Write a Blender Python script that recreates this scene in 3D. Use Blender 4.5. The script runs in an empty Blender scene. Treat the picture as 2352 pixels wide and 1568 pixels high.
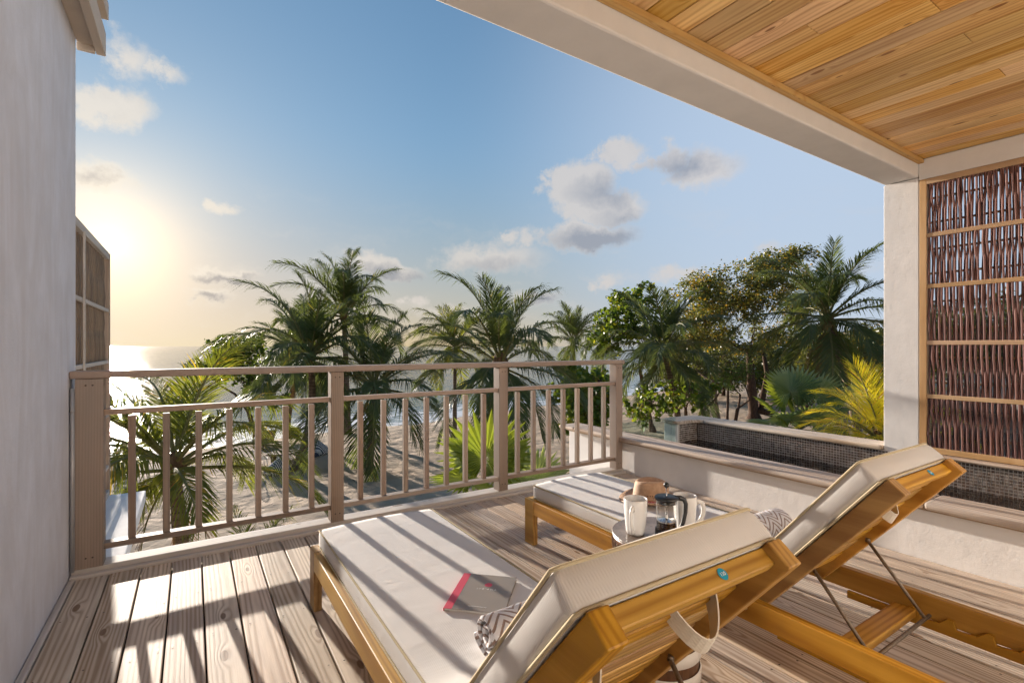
import bpy, bmesh, math, random
import numpy as np
from mathutils import Vector, Matrix, noise as mnoise

random.seed(7)
rng = np.random.default_rng(7)
S = bpy.context.scene
COL = S.collection
PI = math.pi
rad = math.radians

# ------------------------------------------------------------------ camera
YAW = rad(32.9)
cd = bpy.data.cameras.new('camera')
cd.sensor_width = 36.0
cd.lens = 36.0 * 1135.0 / 2352.0
cd.shift_y = 11.0 / 2352.0
cd.clip_start = 0.05
cd.clip_end = 60000
cam = bpy.data.objects.new('camera', cd)
cam.location = (0, 0, 1.2)
cam.rotation_euler = (PI / 2, 0, -YAW)
COL.objects.link(cam)
S.camera = cam

# ------------------------------------------------------------------ light
SUN_AZ = rad(-6.46)          # from +Y towards -X
SUN_EL = rad(9.1)
SUN_DIR = Vector((math.sin(SUN_AZ) * math.cos(SUN_EL), math.cos(SUN_AZ) * math.cos(SUN_EL), math.sin(SUN_EL)))
SUN_STRENGTH = 4.0
SKY_STRENGTH = 0.084
EXPOSURE = 1.45
sl = bpy.data.lights.new('sun', 'SUN')
sl.energy = SUN_STRENGTH
sl.angle = rad(0.55)
sl.color = (1.0, 0.885, 0.76)
sun = bpy.data.objects.new('sun', sl)
sun.rotation_euler = SUN_DIR.to_track_quat('Z', 'Y').to_euler()
sun.location = SUN_DIR * 50
COL.objects.link(sun)

S.view_settings.view_transform = 'Standard'
S.view_settings.look = 'None'
S.view_settings.gamma = 1.0
S.view_settings.exposure = EXPOSURE
S.view_settings.use_curve_mapping = False
S.render.engine = 'CYCLES'
S.cycles.use_denoising = True
S.cycles.max_bounces = 6
S.cycles.diffuse_bounces = 4
S.cycles.use_adaptive_sampling = True
S.cycles.adaptive_threshold = 0.03
S.cycles.adaptive_min_samples = 16
S.cycles.transparent_max_bounces = 12
S.cycles.sample_clamp_indirect = 6.0
S.cycles.caustics_reflective = False
S.cycles.caustics_refractive = False


# ------------------------------------------------------------------ node helpers
class NT:
    def __init__(self, tree):
        self.t = tree

    def n(self, typ, ins=None, **props):
        nd = self.t.nodes.new(typ)
        for k, v in props.items():
            setattr(nd, k, v)
        if ins:
            for k, v in ins.items():
                s = nd.inputs[k]
                if isinstance(v, bpy.types.NodeSocket):
                    self.t.links.new(v, s)
                else:
                    s.default_value = v
        return nd

    def math(self, op, a, b=0.0, c=0.0, clamp=False):
        return self.n('ShaderNodeMath', {0: a, 1: b, 2: c}, operation=op, use_clamp=clamp).outputs[0]

    def vmath(self, op, a, b=(0, 0, 0)):
        nd = self.n('ShaderNodeVectorMath', {0: a, 1: b}, operation=op)
        return nd.outputs['Value'] if op in ('LENGTH', 'DOT_PRODUCT', 'DISTANCE') else nd.outputs[0]

    def mix(self, f, a, b, blend='MIX'):
        nd = self.t.nodes.new('ShaderNodeMix')
        nd.data_type = 'RGBA'
        nd.blend_type = blend
        for i, v in ((0, f), (6, a), (7, b)):
            s = nd.inputs[i]
            if isinstance(v, bpy.types.NodeSocket):
                self.t.links.new(v, s)
            elif i == 0:
                s.default_value = v
            else:
                s.default_value = tuple(v) + (1,) if len(v) == 3 else v
        return nd.outputs[2]

    def noise(self, vec, scale, detail=2.0, rough=0.5, dist=0.0):
        return self.n('ShaderNodeTexNoise', {'Vector': vec, 'Scale': scale, 'Detail': detail, 'Roughness': rough, 'Distortion': dist}).outputs['Fac']

    def smooth(self, v, a, b, lo=0.0, hi=1.0):
        nd = self.n('ShaderNodeMapRange', {0: v, 1: a, 2: b, 3: lo, 4: hi}, interpolation_type='SMOOTHSTEP')
        return nd.outputs[0]

    def lin(self, v, a, b, lo=0.0, hi=1.0):
        return self.n('ShaderNodeMapRange', {0: v, 1: a, 2: b, 3: lo, 4: hi}).outputs[0]

    def bump(self, h, strength=0.3, dist=0.01):
        return self.n('ShaderNodeBump', {'Height': h, 'Strength': strength, 'Distance': dist}).outputs[0]


def newmat(name):
    m = bpy.data.materials.new(name)
    m.use_nodes = True
    m.node_tree.nodes.clear()
    t = NT(m.node_tree)
    out = t.n('ShaderNodeOutputMaterial')
    return m, t, out


def principled(t, out, **ins):
    d = {}
    for k, v in ins.items():
        d[{'color': 'Base Color', 'rough': 'Roughness', 'metal': 'Metallic', 'normal': 'Normal', 'ior': 'IOR', 'spec': 'Specular IOR Level',
           'trans': 'Transmission Weight', 'alpha': 'Alpha', 'sheen': 'Sheen Weight', 'coat': 'Coat Weight'}[k]] = (
            tuple(v) + (1,) if (k == 'color' and not isinstance(v, bpy.types.NodeSocket) and len(v) == 3) else v)
    p = t.n('ShaderNodeBsdfPrincipled', d)
    t.t.links.new(p.outputs[0], out.inputs['Surface'])
    return p


# ------------------------------------------------------------------ world
def px_dir(x, y):
    """azimuth (from +Y, clockwise) and elevation of a photo direction"""
    l, u = (x - 1176) / 1135, (795 - y) / 1135
    f = (math.sin(YAW) + math.cos(YAW) * l, math.cos(YAW) - math.sin(YAW) * l)
    return math.atan2(f[0], f[1]), math.atan2(u, math.hypot(*f))


def build_world():
    w = bpy.data.worlds.new('World')
    S.world = w
    w.use_nodes = True
    w.node_tree.nodes.clear()
    t = NT(w.node_tree)
    out = t.n('ShaderNodeOutputWorld')
    sky = t.n('ShaderNodeTexSky', sky_type='NISHITA', sun_disc=False, sun_elevation=SUN_EL, sun_rotation=SUN_AZ,
              altitude=0.0, air_density=1.0, dust_density=0.3, ozone_density=2.0)
    d = t.n('ShaderNodeTexCoord').outputs['Generated']
    sep = t.n('ShaderNodeSeparateXYZ', {0: d})
    az = t.math('ARCTAN2', sep.outputs[0], sep.outputs[1])
    el = t.math('ARCSINE', sep.outputs[2])
    p = t.n('ShaderNodeCombineXYZ', {0: az, 1: el, 2: 0.0}).outputs[0]
    wn = t.n('ShaderNodeTexNoise', {'Vector': p, 'Scale': 12.0, 'Detail': 6.0, 'Roughness': 0.66})
    wv = t.n('ShaderNodeVectorMath', {0: wn.outputs['Color'], 1: (0.15, 0.085, 0.0), 2: (-0.075, -0.0425, 0.0)}, operation='MULTIPLY_ADD').outputs[0]
    pw = t.vmath('ADD', p, wv)
    light = [  # photo x, y, half width, half height, strength
        (1330, 430, 100, 64, 1.0), (1400, 478, 96, 44, 1.0), (1290, 405, 52, 38, .9), (1412, 352, 70, 46, 1.0),
        (1530, 366, 70, 40, .9), (1612, 388, 110, 54, .75), (1330, 540, 140, 40, 1.0), (888, 618, 86, 32, 1.0), (850, 598, 66, 20, .55),
        (1130, 592, 150, 42, .62), (1230, 676, 70, 22, .7), (950, 694, 42, 18, .65), (1040, 716, 90, 18, .45),
        (510, 632, 88, 22, .8), (490, 682, 60, 20, .75), (250, 235, 115, 62, .85), (300, 140, 80, 60, .55), (378, 165, 62, 36, .5),
        (225, 400, 110, 40, .7), (512, 472, 46, 20, .55), (1575, 625, 76, 20, .5), (1755, 565, 66, 22, .45), (1178, 541, 32, 20, .55), (1405, 650, 40, 18, .55)]
    dark = [(1360, 548, 120, 30, 1.0), (900, 628, 80, 26, 1.0), (1570, 378, 110, 40, .75), (1390, 446, 90, 36, .62), (1245, 680, 50, 14, .8), (1420, 495, 60, 24, .5),
            (505, 640, 80, 14, .8), (490, 686, 46, 13, .9), (1130, 604, 110, 22, .4), (225, 396, 60, 20, .5)]

    def field(lst):
        acc = None
        for (x, y, hw, hh, st) in lst:
            a0, e0 = px_dir(x, y)
            a1, _ = px_dir(x + hw, y)
            _, e2 = px_dir(x, y - hh)
            k = (.84 / abs(a1 - a0), .84 / abs(e2 - e0), 0)
            s_ = t.n('ShaderNodeVectorMath', {0: pw, 1: k, 2: (-a0 * k[0], -e0 * k[1], 0)}, operation='MULTIPLY_ADD').outputs[0]
            L = t.vmath('LENGTH', s_)
            m_ = t.math('MULTIPLY_ADD', L, -st, st)
            acc = m_ if acc is None else t.math('MAXIMUM', acc, m_)
        return t.math('MAXIMUM', acc, 0.0)
    dens = field(light)
    grey = field(dark)
    fine = t.math('SUBTRACT', wn.outputs['Fac'], 0.5)
    fac = t.smooth(t.math('MULTIPLY_ADD', fine, 0.75, dens), 0.05, 0.50)
    fac = t.math('MULTIPLY', fac, t.smooth(dens, 0.0, 0.12))
    # thin cirrus and low streaks all round the horizon
    v1 = t.noise(t.vmath('MULTIPLY', pw, (1.0, 3.4, 1.0)), 6.0, 4.0, 0.6)
    veil = t.math('MULTIPLY', t.smooth(v1, 0.48, 0.76), t.smooth(el, 0.34, 0.03, 0.0, 0.42))
    gsh = t.math('MULTIPLY_ADD', grey, 1.5, t.math('MULTIPLY', fine, -0.9), clamp=True)
    # angle from the sun: the bright air round it, and warmer light on clouds near it
    cs = t.vmath('DOT_PRODUCT', d, tuple(SUN_DIR))
    ang = t.math('ARCCOSINE', t.math('MINIMUM', cs, 0.99999))
    near = t.math('POWER', 2.718, t.math('MULTIPLY', ang, -3.0))
    base = t.n('ShaderNodeHueSaturation', {'Hue': 0.5, 'Saturation': SKY_SAT, 'Value': 1.0, 'Fac': 1.0, 'Color': sky.outputs[0]}).outputs[0]
    # shoulder of the bright side of the sky
    dn = t.n('ShaderNodeVectorMath', {0: base, 1: (1 / SH, 1 / SH, 1 / SH), 2: (1, 1, 1)}, operation='MULTIPLY_ADD').outputs[0]
    base = t.vmath('DIVIDE', base, dn)
    base = t.mix(1.0, base, t.mix(t.smooth(el, 0.02, 0.42), (1.0, 0.90, 0.84), SKY_T), 'MULTIPLY')
    glow = t.math('POWER', 2.718, t.math('MULTIPLY', ang, -16.5))
    g3 = t.n('ShaderNodeCombineXYZ', {0: glow, 1: glow, 2: glow}).outputs[0]
    base = t.n('ShaderNodeVectorMath', {0: g3, 1: GLOW, 2: base}, operation='MULTIPLY_ADD').outputs[0]
    lit = t.mix(near, (CL, CL * .93, CL * .89), (CL * 1.7, CL * 1.5, CL * 1.2))
    drk = t.mix(near, (CL * .46, CL * .48, CL * .56), (CL * .80, CL * .70, CL * .60))
    ccol = t.mix(gsh, lit, drk)
    a0, e0 = px_dir(2150, 420)
    cdir = (math.sin(a0) * math.cos(e0), math.cos(a0) * math.cos(e0), math.sin(e0))
    cir = t.smooth(t.vmath('DOT_PRODUCT', d, cdir), math.cos(rad(50)), 1.0)
    cir = t.math('POWER', cir, 1.4)
    base = t.mix(t.math('MULTIPLY', cir, 0.8), base, (2.5, 3.0, 3.75))     # thin high cirrus sheet
    c = t.mix(veil, base, lit)
    c = t.mix(t.math('MULTIPLY', fac, 0.76), c, ccol)
    bg = t.n('ShaderNodeBackground', {'Color': c, 'Strength': SKY_STRENGTH})
    t.t.links.new(bg.outputs[0], out.inputs['Surface'])
    w.cycles.sampling_method = 'MANUAL'
    w.cycles.sample_map_resolution = 512


SKY_SAT = 1.0
SH = 4.0                       # where the sky's brightness rolls off
SKY_T = (0.82, 1.07, 1.30)
GLOW = (8.0, 5.4, 2.4)
CL = 2.9                       # radiance of a sunlit cloud, in the units of the sky texture
build_world()


# ------------------------------------------------------------------ mesh helpers
class MB:
    def __init__(self):
        self.v, self.f, self.mi = [], [], []

    def add(self, vs, fs, m=0):
        b = len(self.v)
        self.v += [tuple(p) for p in vs]
        self.f += [tuple(i + b for i in q) for q in fs]
        self.mi += [m] * len(fs)
        return self

    def box(self, x0, x1, y0, y1, z0, z1, m=0, M=None):
        vs = [(x, y, z) for z in (z0, z1) for y in (y0, y1) for x in (x0, x1)]
        if M is not None:
            vs = [M @ Vector(p) for p in vs]
        return self.add(vs, [(0, 2, 3, 1), (4, 5, 7, 6), (0, 1, 5, 4), (2, 6, 7, 3), (0, 4, 6, 2), (1, 3, 7, 5)], m)

    def rings(self, rs, cap=True, m=0, closed=True):
        b = len(self.v)
        n = len(rs[0])
        for r in rs:
            self.v += [tuple(p) for p in r]
        fs = []
        for i in range(len(rs) - 1):
            for j in range(n if closed else n - 1):
                k = (j + 1) % n
                fs.append((b + i * n + j, b + i * n + k, b + (i + 1) * n + k, b + (i + 1) * n + j))
        if cap:
            fs.append(tuple(b + j for j in reversed(range(n))))
            fs.append(tuple(b + (len(rs) - 1) * n + j for j in range(n)))
        self.f += fs
        self.mi += [m] * len(fs)
        return self

    def tube(self, pts, r, n=8, cap=True, m=0, sq=1.0):
        pts = [Vector(p) for p in pts]
        rr = r if isinstance(r, (list, tuple)) else [r] * len(pts)
        up = Vector((0, 0, 1))
        T0 = (pts[1] - pts[0]).normalized()
        if abs(T0.z) > .9:
            up = Vector((1, 0, 0))
        A = T0.cross(up).normalized()
        rs = []
        for i, p in enumerate(pts):
            T = (pts[min(i + 1, len(pts) - 1)] - pts[max(i - 1, 0)]).normalized()
            A = (A - T * A.dot(T)).normalized()
            B = T.cross(A)
            rs.append([p + A * (math.cos(2 * PI * k / n) * rr[i]) + B * (math.sin(2 * PI * k / n) * rr[i] * sq) for k in range(n)])
        return self.rings(rs, cap, m)

    def lathe(self, prof, n=32, c=(0, 0, 0), m=0, cap=True):
        rs = [[(c[0] + r * math.cos(2 * PI * k / n), c[1] + r * math.sin(2 * PI * k / n), c[2] + z) for k in range(n)] for r, z in prof]
        return self.rings(rs, cap, m)

    def mesh(self, name, smooth=False):
        me = bpy.data.meshes.new(name)
        me.from_pydata(self.v, [], self.f)
        if any(self.mi):
            me.polygons.foreach_set('material_index', self.mi)
        if smooth:
            me.polygons.foreach_set('use_smooth', [True] * len(me.polygons))
        me.update()
        return me


def link(name, me, mats, parent=None, bev=0, loc=None, rot=None):
    o = bpy.data.objects.new(name, me)
    COL.objects.link(o)
    if me is not None and not me.materials:
        for m in (mats if isinstance(mats, (list, tuple)) else [mats]):
            me.materials.append(m)
    if parent:
        o.parent = parent
    if loc:
        o.location = loc
    if rot:
        o.rotation_euler = rot
    if bev:
        b = o.modifiers.new('bevel', 'BEVEL')
        b.width = bev
        b.segments = 2
        b.limit_method = 'ANGLE'
        b.angle_limit = rad(40)
    return o


def obj(name, mb, mats, parent=None, smooth=False, bev=0, loc=None, rot=None):
    return link(name, mb.mesh(name, smooth), mats, parent, bev, loc, rot)


def empty(name, loc=(0, 0, 0), rz=0):
    o = bpy.data.objects.new(name, None)
    o.empty_display_size = .1
    o.location = loc
    o.rotation_euler = (0, 0, rz)
    COL.objects.link(o)
    return o


def tag(o, label, cat, group=None, kind=None):
    o['label'] = label
    o['category'] = cat
    if group:
        o['group'] = group
    if kind:
        o['kind'] = kind
    return o


def copy_tree(o, parent=None):
    c = o.copy()
    COL.objects.link(c)
    c.parent = parent
    for ch in o.children:
        copy_tree(ch, c)
    return c


def text_mesh(body, size, extrude=0.0006):
    cu = bpy.data.curves.new('lettering', 'FONT')
    cu.body = body
    cu.size = size
    cu.extrude = extrude
    cu.align_x = 'CENTER'
    cu.resolution_u = 3
    o = bpy.data.objects.new('lettering_tmp', cu)
    COL.objects.link(o)
    bpy.context.view_layer.update()
    me = bpy.data.meshes.new_from_object(o.evaluated_get(bpy.context.evaluated_depsgraph_get()))
    bpy.data.objects.remove(o)
    return me


# ------------------------------------------------------------------ materials
def wood(name, light, dark, axis=1, freq=330.0, amp=9.0, rough=.6, knots=.5, grey=None, greyamt=0.0, var=.25, spec=.3, bump=.35, plank=.14, coat=0.0, contrast=.42):
    """sawn timber, grain along the given local axis"""
    m, t, out = newmat(name)
    tc = t.n('ShaderNodeTexCoord').outputs['Object']
    rnd = t.n('ShaderNodeObjectInfo').outputs['Random']
    s = t.n('ShaderNodeSeparateXYZ', {0: tc})
    g = s.outputs[axis]
    u = s.outputs[(axis + 1) % 3 if axis != 1 else 0]
    w = s.outputs[(axis + 2) % 3 if axis != 1 else 2]
    r1 = t.math('MULTIPLY', rnd, 37.0)
    r2 = t.math('FRACT', t.math('MULTIPLY', rnd, 91.7))
    gg = t.math('ADD', g, r1)
    p = t.n('ShaderNodeCombineXYZ', {0: t.math('ADD', u, r1), 1: t.math('MULTIPLY', gg, 0.09), 2: w}).outputs[0]
    pf = t.n('ShaderNodeCombineXYZ', {0: t.math('ADD', u, r1), 1: t.math('MULTIPLY', gg, 0.02), 2: w}).outputs[0]
    n1 = t.noise(p, 9.0, 3.0, 0.5)
    # pith line somewhere across the plank
    uc = t.math('SUBTRACT', u, t.math('MULTIPLY', t.math('SUBTRACT', r2, 0.5), plank * 1.3))
    bend = t.math('MULTIPLY', t.math('SUBTRACT', t.noise(p, 3.0, 1.0), 0.5), plank * 1.1)
    uc = t.math('ADD', uc, bend)
    rr = t.math('SQRT', t.math('ADD', t.math('MULTIPLY', uc, uc), 0.0004))
    ph = t.math('MULTIPLY_ADD', rr, freq, t.math('MULTIPLY', n1, amp))
    kd = None
    if knots > 0:
        kp = t.n('ShaderNodeCombineXYZ', {0: t.math('MULTIPLY_ADD', u, 0.62 / plank, r1), 1: t.math('MULTIPLY', gg, 1.55), 2: 0.0}).outputs[0]
        vo = t.n('ShaderNodeTexVoronoi', {'Vector': kp, 'Scale': 1.6, 'Randomness': 1.0}, feature='F1', voronoi_dimensions='2D')
        kd = vo.outputs['Distance']
        ks = t.n('ShaderNodeSeparateColor', {0: vo.outputs['Color']})
        on = t.math('GREATER_THAN', ks.outputs[0], 1 - knots)
        infl = t.math('MULTIPLY', t.smooth(kd, 0.30, 0.02), on)
        ph = t.math('MULTIPLY_ADD', infl, -9.0, ph)
    band = t.math('MULTIPLY_ADD', t.math('SINE', ph), 0.5, 0.5)
    band = t.math('POWER', band, 1.6)
    fib = t.noise(pf, 260.0, 2.0, 0.6)
    big = t.noise(p, 20.0, 3.0, 0.55)
    f = t.math('MULTIPLY_ADD', band, contrast, t.math('MULTIPLY', fib, 0.30))
    f = t.math('MULTIPLY_ADD', big, 1.5, t.math('SUBTRACT', f, 0.62), clamp=True)
    c = t.mix(f, light, dark)
    if grey:
        gm = t.noise(p, 5.0, 4.0, 0.6)
        gm = t.smooth(gm, 0.35, 0.7)
        c = t.mix(t.math('MULTIPLY', gm, greyamt), c, grey)
    # plank to plank
    val = t.math('MULTIPLY_ADD', t.math('FRACT', t.math('MULTIPLY', rnd, 13.3)), var * 2, 1 - var)
    hs = t.math('MULTIPLY_ADD', t.math('FRACT', t.math('MULTIPLY', rnd, 57.1)), 0.012, 0.494)
    st = t.math('MULTIPLY_ADD', t.math('FRACT', t.math('MULTIPLY', rnd, 29.7)), 0.28, 0.86)
    c = t.n('ShaderNodeHueSaturation', {'Hue': hs, 'Saturation': st, 'Value': val, 'Fac': 1.0, 'Color': c}).outputs[0]
    if kd is not None:
        ksz = t.math('MULTIPLY_ADD', t.math('POWER', ks.outputs[1], 2.5), -0.075, -0.022)
        core = t.math('MULTIPLY', t.smooth(t.math('ADD', kd, ksz), 0.03, 0.0), on)
        c = t.mix(t.math('MULTIPLY', core, 0.88), c, (dark[0] * .50, dark[1] * .40, dark[2] * .32))
    h = t.math('MULTIPLY_ADD', band, -0.5, t.math('MULTIPLY', fib, 0.7))
    nr = t.bump(h, bump, 0.0012)
    principled(t, out, color=c, rough=rough, normal=nr, spec=spec, coat=coat)
    return m


def plaster(name, col, col2=None, streak=False, bump=.25):
    m, t, out = newmat(name)
    tc = t.n('ShaderNodeTexCoord').outputs['Object']
    n1 = t.noise(tc, 5.0, 4.0, .6)
    n2 = t.noise(tc, 70.0, 4.0, .65)
    n3 = t.noise(tc, 14.0, 3.0, .55)
    c = t.mix(t.smooth(n1, .3, .75), col, col2 or tuple(x * .93 for x in col))
    if streak:
        sv = t.vmath('MULTIPLY', tc, (1.0, 2.2, 0.75))
        s1 = t.noise(sv, 1.9, 5.0, .6, 1.1)
        s2 = t.noise(t.vmath('MULTIPLY', tc, (1.0, 4.0, 0.8)), 4.0, 5.0, .62, .8)
        zz = t.n('ShaderNodeSeparateXYZ', {0: tc}).outputs[2]
        hi = t.smooth(zz, 0.3, 2.6, .12, 1.0)
        c = t.mix(t.math('MULTIPLY', t.smooth(s1, .36, .70), t.math('MULTIPLY', hi, .48)), c, (.52, .50, .505))
        c = t.mix(t.math('MULTIPLY', t.smooth(s2, .46, .74), t.math('MULTIPLY', hi, .30)), c, (.58, .54, .555))
    h = t.math('MULTIPLY_ADD', n3, .8, t.math('MULTIPLY', n2, .35))
    principled(t, out, color=c, rough=.85, normal=t.bump(h, bump, .006), spec=.2)
    return m


def plain(name, col, rough=.5, metal=0.0, spec=.5, bump=0, bscale=60, var=0.0, coat=0.0):
    m, t, out = newmat(name)
    tc = t.n('ShaderNodeTexCoord').outputs['Object']
    n = t.noise(tc, bscale, 3.0, .6)
    c = t.mix(n, tuple(x * (1 - var) for x in col), tuple(min(1, x * (1 + var)) for x in col))
    kw = dict(color=c, rough=rough, metal=metal, spec=spec, coat=coat)
    if bump:
        kw['normal'] = t.bump(n, bump, .004)
    principled(t, out, **kw)
    return m


def fabric(name, col, weave=900.0, dots=0.0):
    m, t, out = newmat(name)
    tc = t.n('ShaderNodeTexCoord').outputs['Object']
    s = t.n('ShaderNodeSeparateXYZ', {0: tc})
    a = t.math('SINE', t.math('MULTIPLY', s.outputs[0], weave))
    b = t.math('SINE', t.math('MULTIPLY', t.math('SUBTRACT', s.outputs[1], s.outputs[2]), weave))
    w = t.math('MULTIPLY', a, b)
    n = t.noise(tc, 6.0, 4.0, .6)
    n2 = t.noise(tc, 900.0, 2.0, .6)
    c = t.mix(n, tuple(x * .94 for x in col), col)
    c = t.mix(t.math('MULTIPLY_ADD', w, .10, .10), c, tuple(x * .72 for x in col))
    c = t.mix(t.math('MULTIPLY', n2, .25), c, tuple(x * .8 for x in col))
    wr = t.noise(t.vmath('MULTIPLY', tc, (1.0, 1.6, 1.6)), 5.0, 3.0, .5, .6)
    nb = t.bump(wr, .16, .02)
    nr = t.n('ShaderNodeBump', {'Height': w, 'Strength': .25, 'Distance': .001, 'Normal': nb}).outputs[0]
    principled(t, out, color=c, rough=.9, normal=nr, spec=.15, sheen=.15)
    return m


def leaf(name, c1, c2, c3=None, trans=.4, island=True, rough=.4, yellow_amt=.12):
    """foliage: reflects and lets light through; each leaf its own tint"""
    m, t, out = newmat(name)
    r = t.n('ShaderNodeNewGeometry').outputs['Random Per Island']
    rb = t.n('ShaderNodeObjectInfo').outputs['Random']
    c = t.mix(r, c1, c2)
    if not island:
        c = t.mix(rb, c1, c2)
        c = t.mix(t.math('MULTIPLY', r, .4), c, c1)
    if c3:
        q = t.math('FRACT', t.math('MULTIPLY', r, 17.31))
        c = t.mix(t.math('LESS_THAN', q, yellow_amt), c, c3)
    d = t.n('ShaderNodeBsdfPrincipled', {'Base Color': c, 'Roughness': rough, 'Specular IOR Level': .35})
    tr = t.n('ShaderNodeBsdfTranslucent', {'Color': t.mix(1.0, c, (1.5, 1.35, .55), 'MULTIPLY')})
    mx = t.n('ShaderNodeMixShader', {0: trans, 1: d.outputs[0], 2: tr.outputs[0]})
    t.t.links.new(mx.outputs[0], out.inputs['Surface'])
    return m


def bark(name, c1, c2, rings=0.0):
    m, t, out = newmat(name)
    tc = t.n('ShaderNodeTexCoord').outputs['Object']
    n = t.noise(t.vmath('MULTIPLY', tc, (1, 1, .35)), 14.0, 5.0, .65)
    c = t.mix(t.smooth(n, .3, .7), c1, c2)
    h = n
    if rings:
        z = t.n('ShaderNodeSeparateXYZ', {0: tc}).outputs[2]
        b = t.math('SINE', t.math('MULTIPLY_ADD', n, 3.0, t.math('MULTIPLY', z, rings)))
        c = t.mix(t.smooth(b, .4, .95), c, tuple(x * .45 for x in c1))
        h = t.math('MULTIPLY_ADD', b, -.4, n)
    principled(t, out, color=c, rough=.9, normal=t.bump(h, .6, .02), spec=.15)
    return m


M = {}
M['deck'] = wood('deck_pine', (.75, .63, .50), (.385, .275, .185), 1, freq=400, amp=15, rough=.62, knots=.38, contrast=.72, grey=(.46, .40, .36), greyamt=.45, var=.14, plank=.14, bump=.5)
M['ceil'] = wood('ceiling_pine', (.82, .53, .215), (.46, .20, .042), 1, freq=230, amp=9, rough=.45, knots=.42, var=.20, plank=.14, bump=.2, spec=.4)
M['rail'] = wood('railing_hardwood', (.385, .290, .228), (.228, .163, .122), 0, freq=500, amp=9, rough=.62, knots=0, grey=(.42, .36, .31), greyamt=.5, var=.14, plank=.06, bump=.25)
M['railz'] = wood('post_hardwood', (.385, .290, .228), (.228, .163, .122), 2, freq=500, amp=9, rough=.62, knots=0, grey=(.42, .36, .31), greyamt=.5, var=.17, plank=.06, bump=.25)
M['teak'] = wood('oiled_teak', (.60, .345, .085), (.33, .155, .028), 1, freq=330, amp=10, rough=.52, knots=0, contrast=.6, var=.18, plank=.06, bump=.25, spec=.45)
M['teakx'] = wood('oiled_teak_cross', (.60, .345, .085), (.33, .155, .028), 0, freq=330, amp=10, rough=.52, knots=0, contrast=.6, var=.22, plank=.06, bump=.25, spec=.45)
M['coping'] = wood('weathered_coping', (.72, .60, .485), (.34, .225, .14), 1, freq=190, amp=14, contrast=.7, rough=.6, knots=.2, grey=(.56, .53, .51), greyamt=.5, var=.08, plank=.25, bump=.45)
M['frame'] = wood('screen_pine', (.62, .41, .22), (.42, .23, .09), 2, freq=420, amp=8, rough=.55, knots=.3, var=.08, plank=.06, bump=.25)
M['framey'] = wood('screen_pine_rail', (.60, .42, .27), (.42, .26, .14), 1, freq=420, amp=8, rough=.55, knots=.25, var=.10, plank=.05, bump=.25)
M['greyframe'] = wood('weathered_screen_frame', (.50, .37, .25), (.33, .225, .145), 2, freq=420, amp=8, rough=.7, knots=.1, var=.08, plank=.08, bump=.3)
M['whitewash'] = wood('whitewashed_timber', (.66, .62, .58), (.50, .45, .41), 0, freq=300, amp=10, rough=.75, knots=.15, var=.06, plank=.15, bump=.5)
M['whitewashy'] = wood('whitewashed_rail', (.60, .55, .50), (.44, .38, .33), 1, freq=300, amp=10, rough=.75, knots=.1, var=.06, plank=.06, bump=.5)
M['plaster'] = plaster('white_plaster', (.82, .80, .785), bump=.35)
M['plaster_old'] = plaster('streaked_plaster', (.68, .685, .735), (.61, .615, .66), streak=True, bump=.45)
M['plaster_soft'] = plaster('beam_plaster', (.70, .665, .63), bump=.2)
M['plaster_white'] = plaster('bright_plaster', (.86, .85, .84), bump=.2)
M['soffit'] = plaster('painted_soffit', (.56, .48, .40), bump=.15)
M['cream'] = fabric('cream_canvas', (.70, .675, .65))
M['creamback'] = fabric('cream_mesh_canvas', (.74, .67, .56), 620)
M['piping'] = plain('piping_cord', (.50, .42, .28), .9, spec=.1, bump=.2, bscale=400)
M['metal'] = plain('rusty_steel', (.20, .155, .115), .55, .6, bump=.5, bscale=90, var=.5)
M['brass'] = plain('brass_bolt', (.55, .40, .20), .35, 1.0)
M['dark'] = plain('shadow_gap', (.03, .022, .016), .9, spec=.1)
M['china'] = plain('white_china', (.80, .79, .77), .22, spec=.5)
M['black'] = plain('black_plastic', (.025, .027, .03), .38, spec=.5)
M['steel'] = plain('bright_steel', (.6, .6, .6), .18, 1.0)
M['pipe'] = plain('grey_pipe', (.42, .42, .43), .4, .3)
M['screw'] = plain('screw_head', (.10, .075, .055), .5, .6)


# ------------------------------------------------------------------ ground and sea
GZ = -3.8
SEA = -4.02


def shore_y(x):
    return 31.3 + 0.19 * np.clip(x, -60, 200) + 0.5 * np.sin(x * .33) + .25 * np.sin(x * .81 + 1)


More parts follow.
